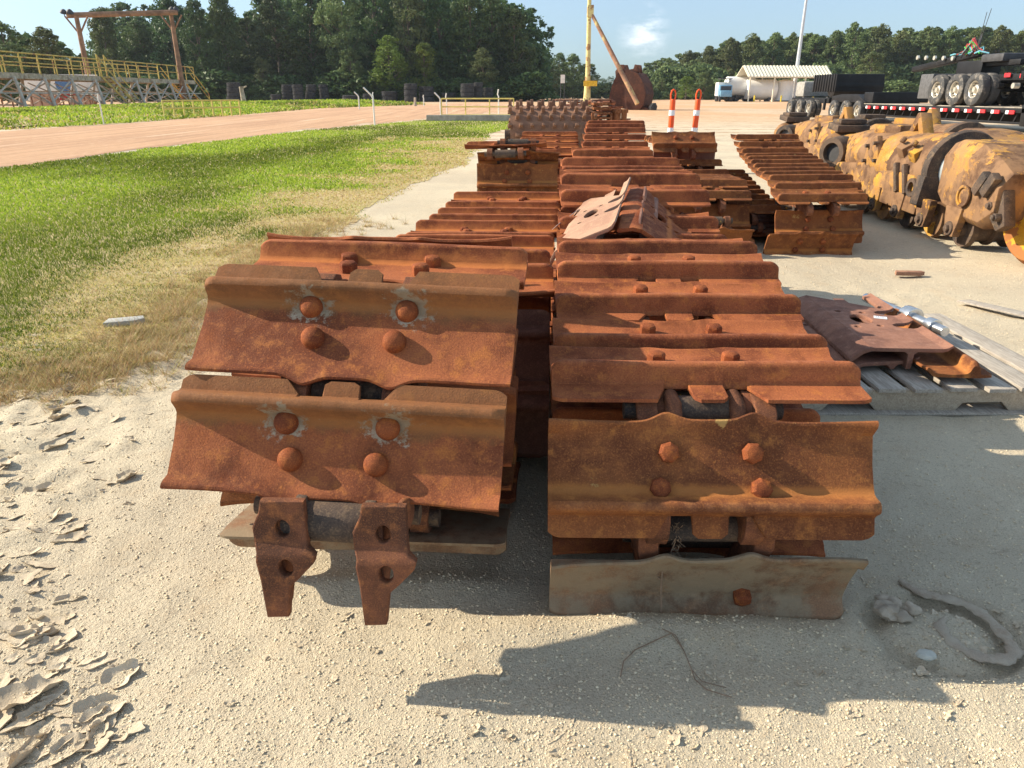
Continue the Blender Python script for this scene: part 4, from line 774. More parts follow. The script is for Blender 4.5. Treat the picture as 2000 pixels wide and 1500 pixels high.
# studded drum
c0 = at(1079, 230, 13.6); rD = .50; zc = .60; e = empty('studded_drum', (c0.x, 13.6, 0), 0, 'wide rusty compactor drum studded with rows of square lugs', 'drum'); M_DRUM = rust('drum_rust', (.27, .15, .10), (.2, .11, .075), (.34, .2, .12), scale=.6)
wD = 1.50; dr = MB(); dr.cyl((-wD/2, 0, zc), (wD/2, 0, zc), rD, n=64); dr.build('shell', M_DRUM, e)
LUG = MB().box((0, 0, .01), (.062, .05, .12), taper=.85).box((0, .0, -.04), (.085, .075, .03)).mesh('lug', M_DRUM, 30, .004); rest = MB()
for i in range(22):
    a = 2*math.pi*i/22+.05
    for j in range(8):
        x = -wD/2+.08+j*(wD-.16)/7+(.055*((i*2 % 4)-1.5)+.02*(i % 2)); q = Matrix.Translation((x, 0, zc)) @ Matrix.Rotation(a, 4, 'X') @ Matrix.Translation((0, 0, rD+.045))
        if math.cos(a) > -.3 and math.sin(a) > -.35: put('lug', LUG, e, M=q)
        else: rest.box((0, 0, 0), (.06, .05, .1), q, taper=.8)
tag(rest.build('hidden_lugs', M_DRUM, e), kind='stuff')
MB().cyl((-wD/2-.1, 0, zc), (-wD/2, 0, zc), .12).cyl((wD/2, 0, zc), (wD/2+.1, 0, zc), .12).build('axle', M_DIRTY, e); MB().box((0, 0, .045), (wD+.3, .25, .09)).build('skid', M_TIMB, e)
# small rusty frame right of the drum, and a stack of bars behind
b = at(1188, 230, 13.4); e = empty('machine_part', (b.x, 13.4, 0), 0, 'rusty frame with slatted bars and two upright yellow brown rollers beside the studded drum', 'machine part')
fr = MB(); 
for i in range(8): fr.box((-.14, 0, .62+i*.075), (.30, .5, .035))
fr.box((-.30, 0, .5), (.04, .5, 1.0)).box((.02, 0, .5), (.04, .5, 1.0)).build('slatted_bars', M_ORG, e, 30, .004)
for x, r_ in ((.13, .075), (.26, .05)): MB().cyl((x, -.1, .1), (x, -.1, 1.0), r_, n=20).lathe([(.03, 1.0), (r_+.02, 1.0), (r_+.02, 1.06), (.03, 1.06)], 16, Matrix.Translation((x, -.1, 0))).build('roller', M_ORG, e)
for k, (x, y_, Y_) in enumerate([(1125, 198, 30), (1195, 196, 30), (1168, 200, 26)]):
    b = at(x, y_, Y_); e = empty('scrap_pile', (b.x, Y_, 0), R(10*k), ['pile of rusty track parts behind the left side of the studded drum', 'pile of rusty track parts left of the bucket', 'small pile of rusty brackets between drum and bucket'][k], 'scrap', 'piles of rusty track parts in the middle distance')
    rg2 = random.Random(k+3)
    for i in range(12): MB().box((rg2.uniform(-.5, .5), rg2.uniform(-.4, .4), .1+i*.09), (rg2.uniform(.5, 1.0), .25, .05), rz=rg2.uniform(-.3, .3), rx=rg2.uniform(-.2, .2)).box((0, 0, .05+i*.09), (.12, .5, .07)).build('rusty_plate', M_DRK if i % 2 else M_RED, e, 30, .01)
# channeliser posts
M_ORNG = plain('orange_plastic', (.88, .10, .015), .45, 0, .06, 3); M_REFL = plain('white_band', (.82, .83, .85), .35, 0, .05, 4)
for k, x in enumerate((1310, 1355)):
    b = at(x, 250, 13.5); e = empty('marker_post', (b.x, 13.5, 0), 0, ['orange and white marker post with a loop handle, the left one', 'orange and white marker post with a loop handle, the right one'][k], 'marker post', 'orange marker posts behind the chains'); e.rotation_euler = (0, R(1.5*k), 0)
    MB().lathe([(.0, 0), (.20, 0), (.20, .03), (.09, .06), (.0, .06)], 24, closed=False).build('base', M_DARKM, e)
    MB().lathe([(0, .05), (.054, .05), (.052, .3), (.048, 1.18), (.040, 1.22), (0, 1.22)], 24, closed=False).build('tube', M_ORNG, e)
    MB().tube([(-.035, 0, 1.2), (-.042, 0, 1.30), (-.025, 0, 1.36), (0, 0, 1.375), (.025, 0, 1.36), (.042, 0, 1.30), (.035, 0, 1.2)], .014, 8).build('handle', M_ORNG, e)
    for z in (.66, .95): MB().lathe([(.0535, z), (.0535, z+.09), (.045, z+.09), (.045, z)], 24).build('white_band', M_REFL, e)
# twin sign posts far away
b = at(1098, 198, 110); e = empty('sign_post', (b.x, 110, 0), 0, 'pair of thin grey posts with small pale plates left of the yellow mast', 'sign post')
for x in (-.25, .25): MB().tube([(x, 0, 0), (x, 0, 3.9)], .06, 6).build('post', M_DARKM, e)
MB().box((0, -.08, 3.3), (.6, .05, 1.1)).build('plate', M_WHITEP, e)
# ---------------------------------------------------------------- right: canopy, tanks, light pole
M_TAN = plain('canopy_metal', (.80, .74, .58), .5, 0, .08, 1); M_WHT = plain('tank_white', (.82, .82, .80), .4, 0, .05, 1, (.6, .55, .5), .7)
b = at(1525, 197, 148); b.z = 0; e = empty('canopy', b, R(6), 'pale metal roof canopy on posts over the white tanks', 'canopy'); q = 148*1.0/1400/.985
rf = MB(); W_, D_ = 16.6, 6.; e0, e1 = 4.35, 6.3
rf.prism([(-D_/2, e0), (0, e1), (D_/2, e0), (D_/2, e0-.15), (0, e1-.15), (-D_/2, e0-.15)], -W_/2, W_/2, 'x'); 
for i in range(26): x = -W_/2+.3+i*(W_-.6)/25; rf.box((x, -D_/4, (e0+e1)/2+.05), (.1, math.hypot(D_/2, e1-e0), .1), rx=math.atan2(e1-e0, D_/2))
rf.build('roof', M_TAN, e)
for x in (-W_/2+.6, -3, 3, W_/2-.6):
    for y in (-D_/2+.3, D_/2-.3): MB().box((x, y, 2.15), (.22, .22, 4.3)).build('post', M_TAN, e)
for i, (x, r_, l_) in enumerate([(-4.0, 1.75, 5.5), (.6, 1.6, 2.6)]):
    t_ = empty('storage_tank', b+Vector((x, .6, 0)), 0, ['long white tank under the left of the canopy', 'short white upright tank under the middle of the canopy'][i], 'tank', 'white tanks under the canopy')
    if i == 0: MB().cyl((-l_/2, 0, r_+.4), (l_/2, 0, r_+.4), r_, n=32).build('shell', M_WHT, t_); MB().box((-1.5, 0, .35), (.4, 2.4, .7)).box((1.5, 0, .35), (.4, 2.4, .7)).build('saddle', M_DARKM, t_)
    else: MB().cyl((0, 0, .2), (0, 0, 3.6), r_, n=32).cyl((0, 0, 3.6), (0, 0, 3.9), r_, .5, 32).build('shell', M_WHT, t_); MB().box((0, 0, .1), (3, 3, .2)).build('saddle', M_DARKM, t_)
e = empty('fuel_pump', b+Vector((3.6, -1.5, 0)), 0, 'small dark fuel pump cabinet under the canopy', 'pump'); MB().box((0, 0, .9), (1.1, .7, 1.8)).build('cabinet', M_DARKM, e, 30, .05); MB().box((0, -.37, 1.3), (.7, .04, .4)).build('panel', M_WHT, e); MB().tube([(.55, 0, 1.4), (.9, -.1, .8), (.6, -.2, 1.0)], .05, 6).build('hose', M_DARKM, e)
for i, x in enumerate((-6.2, -1.2, 4.8)): tag(MB().tube([(0, 0, 0), (0, 0, 1.1)], .14, 10).build('bollard', plain('bollard_yellow', (.8, .6, .05), .5), None, 50, loc=b+Vector((x, -3.4, 0))), ['yellow bollard by the left canopy post', 'yellow bollard in front of the white tanks', 'yellow bollard by the fuel pump'][i], 'bollard', 'yellow bollards before the canopy')
e = empty('box_trailer', at(1438, 197, 150)*1.0, R(5), 'white tank trailer parked left of the canopy', 'trailer'); e.location.z = 0
MB().cyl((-2.2, 0, 2.7), (3.0, 0, 2.7), 1.75, n=28).build('body', M_WHT, e); MB().box((0, 0, .8), (5, 1.6, .3)).build('chassis', M_DARKM, e)
for x in (-1.6, -.4, 2): MB().cyl((x, -1.2, .55), (x, 1.2, .55), .55, n=20).build('wheel', M_TYRE, e)
e = empty('service_truck', at(1414, 198, 146), R(-8), 'blue and white service truck at the far left of the canopy', 'truck'); e.location.z = 0; M_SKY = plain('truck_blue', (.18, .36, .52), .4)
MB().box((0, 0, 1.9), (2.3, 2.2, 2.0)).box((0, -1.5, 1.4), (2.1, 1.2, 1.1)).build('cab', M_SKY, e, 30, .12); MB().box((0, -1.13, 2.3), (1.9, .04, .8)).build('windscreen', M_DARKM, e); MB().box((0, 3.4, 2.2), (2.4, 4.4, 2.4)).build('body', M_WHT, e, 30, .05); MB().box((0, 1.5, 4.0), (2.2, 3.5, .12)).box((0, 0, 3.6), (.1, .1, .9)).build('rack', M_DARKM, e)
for x in (-1, 1):
    for y in (-1.4, 2.6, 4.2): MB().cyl((x-.18, y, .55), (x+.18, y, .55), .55, n=20).build('wheel', M_TYRE, e)
b = at(1548, 196, 152); b.z = 0; e = empty('light_pole', b, 0, 'very tall thin grey steel pole rising out of the photo behind the canopy', 'light pole'); MB().tube([(0, 0, 0), (0, 0, 12), (0, 0, 28)], [.42, .3, .16], 12).build('shaft', plain('galvanised', (.55, .57, .6), .45, .3), e, 50); MB().cyl((0, 0, 0), (0, 0, .3), .7, n=12).build('base', M_DARKM, e)
# ---------------------------------------------------------------- the black lowboy trailer with axles on its deck
M_BLK = plain('black_paint', (.014, .014, .016), .5, 0, .3, 2, (.06, .05, .042), .62, 0, .25); M_ALU = plain('aluminium_rim', (.72, .68, .6), .3, .6, .1, 8); M_DECK = plain('deck_planks', (.32, .28, .23), .85, 0, .3, 2)
M_TY2 = plain('road_tyre', (.05, .05, .052), .75, 0, .2, 6, (.17, .15, .13), .5)
def wheel_pair(par, y, z, r, x0=0., dual=True, w=.30):
    e = empty('wheel', (0, 0, 0)); e.parent = par; e.location = (x0, y, z)
    tm = MB(); rot = Matrix.Rotation(R(90), 4, 'Y'); 
    for k in ((0, 1) if dual else (0,)):
        tm.lathe([(r*.52, -w*.38), (r*.6, -w*.5), (r*.9, -w*.5), (r*.98, -w*.42), (r, -w*.3), (r, w*.3), (r*.98, w*.42), (r*.9, w*.5), (r*.6, w*.5), (r*.52, w*.38)], 40, Matrix.Translation((k*(w+.06), 0, 0)) @ rot)
    tm.build('tyre', M_TY2, e)
    MB().lathe([(r*.54, -w*.40), (r*.50, -w*.36), (r*.46, w*.1), (r*.30, w*.18), (r*.28, -w*.12), (r*.16, -w*.16), (r*.15, -w*.42), (0, -w*.42), (0, w*.3), (r*.54, w*.3)], 32, rot, closed=False).build('rim', M_ALU, e, 30)
    bm_ = MB()
    for i in range(10): a = i*math.pi/5; bm_.cyl((-w*.25, r*.38*math.cos(a), r*.38*math.sin(a)), (.05, r*.38*math.cos(a), r*.38*math.sin(a)), r*.03, n=6)
    bm_.build('wheel_nuts', M_DARKM, e, 30); return e
TX = 17.9; e = empty('lowboy_trailer', (TX, 25, 0), 0, 'long black lowboy trailer with red and white reflectors along its deck', 'trailer')
def L(Y): return Y-25
MB().box((1.5, L(33), .83), (2.9, 12.5, .08)).build('deck', M_DECK, e)
fr = MB(); fr.box((.03, L(33), .76), (.06, 12.5, .16)).box((.10, L(33), .34), (.10, 12.5, .08)).box((2.95, L(33), .76), (.06, 12.5, .16)).box((1.0, L(33), .5), (.2, 12.5, .5)).box((2.0, L(33), .5), (.2, 12.5, .5))
for i in range(17): fr.box((.3, L(27.3)+i*.72, .55), (.45, .07, .42), rx=R(24))
fr.build('side_frame', M_BLK, e, 30, .01)
for i in range(14): MB().box((-.03, L(27.4)+i*.85, .70), (.04, .30, .12)).build('red_reflector', plain('reflector_red', (.72, .04, .05), .3) if i == 0 else bpy.data.materials['reflector_red'], e); MB().box((-.03, L(27.4)+i*.85+.25, .70), (.04, .16, .12)).build('white_reflector', M_REFL, e)
MB().prism([(L(26.9), .25), (L(27.0), .95), (L(26.3), 1.15), (L(25.2), 1.18), (L(24.6), 1.7), (L(23.6), 3.4), (L(22.9), 4.0), (L(22.0), 4.1), (L(21.6), 3.6), (L(22.6), 1.5), (L(23.2), .3), (L(24.5), .2)], .0, .5, 'x').prism([(L(26.9), .25), (L(27.0), .95), (L(26.3), 1.15), (L(25.2), 1.18), (L(24.6), 1.7), (L(23.6), 3.4), (L(22.9), 4.0), (L(22.0), 4.1), (L(21.6), 3.6), (L(22.6), 1.5), (L(23.2), .3), (L(24.5), .2)], 2.4, 2.9, 'x').box((1.45, L(24.7), .7), (1.95, 4, .5)).build('gooseneck', M_BLK, e, 30, .04)
MB().cyl((-.08, L(23.4), 1.0), (.02, L(23.4), 1.0), .22).cyl((-.08, L(22.6), 3.4), (.02, L(22.6), 3.4), .16).build('pivot_pin', M_DIRTY, e); MB().box((-.02, L(25.9), .62), (.04, .42, .22)).build('tail_light', bpy.data.materials['reflector_red'], e)
MB().box((1.5, L(41), .95), (2.2, 4.6, .35)).box((1.5, L(39), 1.15), (2.8, 1.0, .5)).prism([(L(38.9), .9), (L(43.2), .9), (L(43.2), 1.2), (L(42), 1.3), (L(40), 1.3)], 0.0, 2.9, 'x').build('rear_frame', M_BLK, e, 30, .03)
for Y_ in (39.6, 41.1, 42.6): wheel_pair(e, L(Y_), .50, .50, .0)
e2 = empty('trailer_dolly', (TX+.2, 46, 0), 0, 'black three axle trailer unit at the far end, carrying a black ribbed tank', 'trailer')
MB().box((1.5, 2.0, .95), (2.2, 6, .3)).box((.1, -1.2, .75), (.12, .2, .6)).build('frame', M_BLK, e2, 30, .03)
for y in (.6, 2.2, 3.8): wheel_pair(e2, y, .50, .50, 0)
tk = MB().cyl((.2, -1.6, 1.75), (2.9, -1.6, 1.75), .62, n=28).box((1.5, -.6, 1.9), (2.7, 3.2, .9)); 
for i in range(9): tk.box((.13, -2.0+i*.36, 1.9), (.06, .12, .95))
tk.build('ribbed_tank', M_BLK, e2, 30, .02); MB().box((1.4, 3.6, 1.6), (2.2, 1.4, .9)).build('pale_cover', plain('grey_cover', (.3, .29, .27), .8), e2, 30, .15)
# axles loaded on the deck
e = empty('axle_group', (TX+.1, 29, .87), 0, 'three black trailer axles with large bright rims, loaded on the lowboy deck', 'axle group')
for y in (1.0, 2.3, 3.65): wheel_pair(e, y, .60, .60, .0, True, .34); wheel_pair(e, y, .60, .60, 2.1, True, .34)
MB().box((1.2, 2.2, .95), (.9, 6.2, .28)).box((.55, 2.2, 1.02), (.1, 6.4, .22)).box((1.9, 2.2, 1.02), (.1, 6.4, .22)).box((1.2, -1.4, 1.05), (2.3, .2, .3)).prism([(-4.2, .95), (-1.2, 1.3), (-1.2, 1.15), (-4.2, .75)], .5, .62, 'x').prism([(-4.2, .95), (-1.2, 1.3), (-1.2, 1.15), (-4.2, .75)], 1.85, 1.97, 'x').build('chassis', M_BLK, e, 30, .02)
for y in (1.0, 2.3, 3.65): MB().cyl((.3, y, .6), (2.2, y, .6), .09).build('axle_tube', M_BLK, e)
for i in range(5): MB().box((.42, -3.6+i*.9, .93+.04*i), (.03, .34, .14)).build('red_reflector', bpy.data.materials['reflector_red'], e); MB().cyl((.38, -3.2+i*.9, .72), (.6, -3.2+i*.9, .72), .10).build('air_canister', M_ALU if i % 2 else M_BLK, e)
MB().box((.7, 5.2, .75), (1.0, 1.0, 1.0)).build('tool_box', plain('grey_locker', (.10, .10, .105), .5), e, 30, .04)
MB().box((1.2, -3.9, .75), (2.2, .12, .5)).box((1.2, -3.97, .55), (.5, .05, .3)).build('rear_panel', M_REDP, e, 30, .02)
e = empty('loading_boom', (TX+.6, 31.5, 2.1), R(3), 'raised black boom with pale lamps stacked over the loaded axles', 'boom')
MB().box((.4, 2.4, .5), (.35, 4.6, .22), rx=R(-6)).box((.4, -.8, .32), (.5, 3.4, .2)).box((.4, .2, .1), (.8, 1.6, .7)).build('beam', M_BLK, e, 30, .03)
for i in range(5): MB().cyl((.18, 1.6+i*.65, .6-.07*i*-.5), (.1, 1.6+i*.65, .6+.035*i), .09).build('lamp', M_ALU, e)
MB().box((.4, -1.2, .5), (1.0, 1.3, .3)).build('ballast', M_DARKM, e, 30, .1)
b = Vector((TX+.8, 32.0, 2.8)); e = empty('chain_pile', b, 0, 'heap of red, green and blue chains and straps on top of the black boom', 'chains')
rg3 = random.Random(9)
for nm, col in (('green_strap', (.08, .4, .1)), ('red_strap', (.6, .08, .08)), ('blue_strap', (.15, .4, .5)), ('dark_chain', (.08, .08, .08))):
    m = MB()
    for i in range(9): a = rg3.uniform(0, 3); y = rg3.gauss(0, .35); h = max(.1, .75-abs(y)*1.1); m.tube([(rg3.uniform(-.3, .3), y-.25, .0), (rg3.uniform(-.2, .2), y, h*rg3.uniform(.5, 1)), (rg3.uniform(-.3, .3), y+.3, .02)], .03, 6)
    m.build(nm, plain(nm, col, .6), e)
MB().tube([(0, -.3, .3), (0, -.6, 1.6)], .012, 5).tube([(0, -.25, .3), (0, -.35, 1.5)], .012, 5).build('antenna', M_DARKM, e)
# ---------------------------------------------------------------- loose shoes
M_PLUM = rust('rust_plum', (.30, .15, .105), (.20, .10, .075), (.36, .19, .13), scale=1.2); M_PALE = rust('rust_pale', (.40, .25, .175), (.33, .19, .135), (.46, .29, .18), scale=1.2)
def loose_shoe(mat, W=.79, s0=-.115, s1=.115, hole=.045, lip=True, grouser=.07, hs=1.0):
    hw = W/2; n1, n2 = .05*hs, .115*hs; dn = .055*hs
    out = [(-hw, s0), (hw, s0), (hw, s1), (n2+.03, s1)]
    def notch(a, b): return [(b-.0, s1), (b-.008, s1-dn*.6), (b-.025*hs, s1-dn), (a+.02*hs, s1-dn), (a+.004, s1-dn*.6), (a, s1)]
    out += notch(n1, n2) + [(.0, s1)] + notch(-n2, -n1) + [(-n2-.03, s1)]
    ov = [(-.062*hs, 0), (-.045*hs, .028*hs), (0, .040*hs), (.045*hs, .028*hs), (.062*hs, 0), (.045*hs, -.028*hs), (0, -.040*hs), (-.045*hs, -.028*hs)]
    ov2 = []
    for i in range(8):
        a, b = Vector(ov[i]), Vector(ov[(i+1) % 8]); ov2 += [tuple(a.lerp(b, .2)), tuple(a.lerp(b, .8))]
    holes = [[(x*1.0, y-.02) for x, y in ov2], circ(.085*hs, .022*hs, .012*hs, 16), circ(-.085*hs, .022*hs, .012*hs, 16), circ(.10*hs, -.065*hs, .012*hs, 16), circ(-.10*hs, -.065*hs, .012*hs, 16)]
    me = fillmesh('shoe', out, holes, .018, None, .002); bm = bmesh.new(); bm.from_mesh(me); m = MB()
    # sloped flange on one long side, curled lip on the other, grousers underneath
    fl = [(s0+.004, .009), (s0-.035, -.004), (s0-.085, -.045), (s0-.088, -.060), (s0-.075, -.062), (s0-.03, -.022), (s0+.004, -.009)]
    m.prism(fl, -hw, hw, 'x')
    if lip:
        def lipp(a, b): m.prism([(s1-.004, .009), (s1+.018, .013), (s1+.038, .026), (s1+.042, .018), (s1+.02, -.002), (s1-.004, -.009)], a, b, 'x')
        lipp(-hw, -n2-.004); lipp(-n1+.004, n1-.004); lipp(n2+.004, hw)
    for s_ in (.03,): m.prism([(s_-.03, -.0085), (s_-.014, -.02), (s_-.011, -grouser), (s_+.011, -grouser), (s_+.014, -.02), (s_+.03, -.0085)], -hw, hw, 'x')
    m2 = m.mesh('tmp', None, 0, .0025); bm.from_mesh(m2); bm.to_mesh(me); bm.free(); me.materials.append(mat)
    me.polygons.foreach_set('use_smooth', [True]*len(me.polygons)); me.set_sharp_from_angle(angle=R(32)); return me
def pose(o, P, X, S):
    X = X.normalized(); T = X.cross(S).normalized(); S = T.cross(X); o.matrix_world = Matrix.Translation(P) @ Matrix((X, S, T)).transposed().to_4x4()
def thing(name, me, lab, cat, group=None): return tag(put(name, me), lab, cat, group)
GSH = 'loose track shoes taken off a chain'
ls = thing('loose_shoe', loose_shoe(M_PALE, .80), 'pale loose shoe plate with an oval hole, lying tilted on the middle chain', 'track shoe', GSH)
pc = pd(1163, 421, 3.50); pose(ls, pc+Vector((0, 0, .01)), Vector((-.22, -.95, -.13)), Vector((.90, -.15, .42)))
l2 = thing('loose_shoe', loose_shoe(M_RED, .80, lip=True), 'loose rusty shoe sloping down to the right, right of the pale plate', 'track shoe', GSH)
pose(l2, pd(1294, 432, 3.48), Vector((-.18, -.97, -.10)), Vector((.80, -.12, -.50)))
l3 = thing('loose_shoe', shoe_mesh(.66, M_PLUM, seed=3), 'loose shoe standing on edge between the pale plate and the sloping shoe', 'track shoe', GSH)
pose(l3, pd(1262, 425, 3.50), Vector((-.20, -.97, -.12)), Vector((.18, 0, -.98)))
tg = MB().prism([(-.012, -.045), (.012, -.045), (.012, .03), (.004, .05), (-.008, .05)], -.0006, .0006, 'z').build('paper_tag', M_REFL, ls); tg.matrix_local = Matrix.Translation((-.10, -.17, .01)) @ Euler((0, R(-20), R(60))).to_matrix().to_4x4(); tg.scale = (2.2, 2.2, 1)
# pallet with shoes
M_PAL = plain('pallet_wood', (.50, .43, .34), .9, 0, .3, 5, (.36, .31, .25), .5, .002)
def woodmat(name, col, dark):
    t = NT(name); t.coords(); g = t.noise(6, 6, .6, sc=(14, 1, 14), dist=1.5); n = t.noise(3, 5, .6)
    c = t.mix(t.ramp(g, .35, .65), dark, col); c = t.mix(t.ramp(n, .55, .75, 0, .5), c, tuple(k*.7 for k in col)); return t.fin(c, .9, t.bump(g, .6, .003), 0, .15)
M_BOARD = woodmat('board_wood', (.47, .42, .36), (.30, .26, .22)); M_STR = woodmat('stringer_wood', (.50, .42, .32), (.36, .29, .22))
px0, py0 = 1.10, 2.90; e = empty('wooden_pallet', (px0, py0, 0), 0, 'weathered grey wooden pallet right of the foreground chain', 'pallet')
for k, yy in enumerate((.02, .56, 1.08)):
    m = MB(); ol = [(0, 0), (.14, 0)]; Lp = 1.34
    def nt(a): return [(a, 0), (a+.03, .038), (a+.20, .042), (a+.24, 0)]
    ol = [(0, 0)] + nt(.27) + nt(.86) + [(Lp, 0), (Lp, .098), (0, .098)]
    m.prism(ol, yy-.02, yy+.02, 'y'); m.build('stringer', M_STR, e, 30, .003)
for k in range(9):
    x = .03+k*.156; MB().box((x+.055, .55+random.uniform(-.01, .01), .108), (.118, 1.16, .019), rz=R(random.uniform(-.6, .6))).build('deck_board', M_BOARD, e, 30, .003)
for yy in (.02, .56, 1.08): MB().box((.67, yy, -.004), (1.3, .1, .012)).build('bottom_board', M_BOARD, e, 30, .002)
A, B_, D_ = gp(1697, 686, .25), gp(1840, 666, .25), gp(1564, 577, .25)
p1 = thing('loose_shoe', loose_shoe(M_PLUM, .92, -.15, .17, hs=1.35, grouser=.09), 'big dark shoe plate with hexagonal hole lying on top on the pallet', 'track shoe', GSH)
X_ = (A-D_); S_ = (B_-A); pose(p1, (A+B_)/2-X_.normalized()*.46+Vector((0, 0, -.02)), X_, S_)
p2_ = thing('loose_shoe', shoe_mesh(.92, M_ORG, seed=2, notch=False), 'orange rusty shoe with one tall ridge at the right side of the pallet', 'track shoe', GSH)
ca, cb = gp(1745, 600, .20), gp(1925, 722, .20); Xd = (cb-ca).normalized(); pose(p2_, (ca+cb)/2+Vector((-.03, 0, -.05)), Xd, Vector((-Xd.y, Xd.x, 0))*-1 if False else Vector((0, 0, 1)).cross(Xd))
p2_.matrix_world = Matrix.Translation((ca+cb)/2+Vector((-.02, 0, -.035))) @ Matrix((-Xd, Vector((0, 0, 1)).cross(-Xd), Vector((0, 0, 1)))).transposed().to_4x4()
p3 = thing('loose_shoe', loose_shoe(M_PLUM, .92, -.12, .12, hs=1.2, grouser=.03), 'dark shoe lying underneath the big plate at the left of the pallet', 'track shoe', GSH)
pose(p3, gp(1640, 668, .16)+Vector((.02, .15, 0)), Vector((.15, -1, 0)), Vector((1, .15, 0)))
M_STEEL = plain('bright_steel', (.55, .56, .58), .25, .9, .15, 12)
rod = MB().tube([(-.36, 0, 0), (.30, 0, 0)], .026, 18).lathe([(.026, -.05), (.055, -.05), (.055, .02), (.026, .02)], 20, Matrix.Translation((.05, 0, 0)) @ Matrix.Rotation(R(90), 4, 'Y')).lathe([(.026, .0), (.042, .0), (.042, .05), (.026, .05)], 20, Matrix.Translation((.18, 0, 0)) @ Matrix.Rotation(R(90), 4, 'Y'))
o = tag(rod.build('steel_rod', M_STEEL, None, 40, .002), 'shiny steel rod with collars lying between the two shoes on the pallet', 'rod'); q0, q1 = gp(1700, 585, .2), gp(1850, 650, .2); o.location = (q0+q1)/2+Vector((0, 0, .0)); o.rotation_euler = ((q1-q0).to_track_quat('X', 'Z')).to_euler()
lb = MB().box((0, 0, 0), (.062, .045, .001)); o = lb.build('paper_label', M_REFL, p1, 0); o.matrix_local = Matrix.Translation((-.02, .085, .0108)) @ Euler((0, 0, R(70))).to_matrix().to_4x4()
mk = MB()
for i, (a, b_) in enumerate([(-.018, .010), (-.010, .010), (-.001, .010), (.008, .010), (.016, .010)]): mk.box((a, b_, .001), (.004, .012 if i % 2 else .009, .0004))
mk.box((0, -.009, .001), (.042, .003, .0004)); mk.build('label_print', plain('ink', (.12, .16, .3), .6), o, 0)
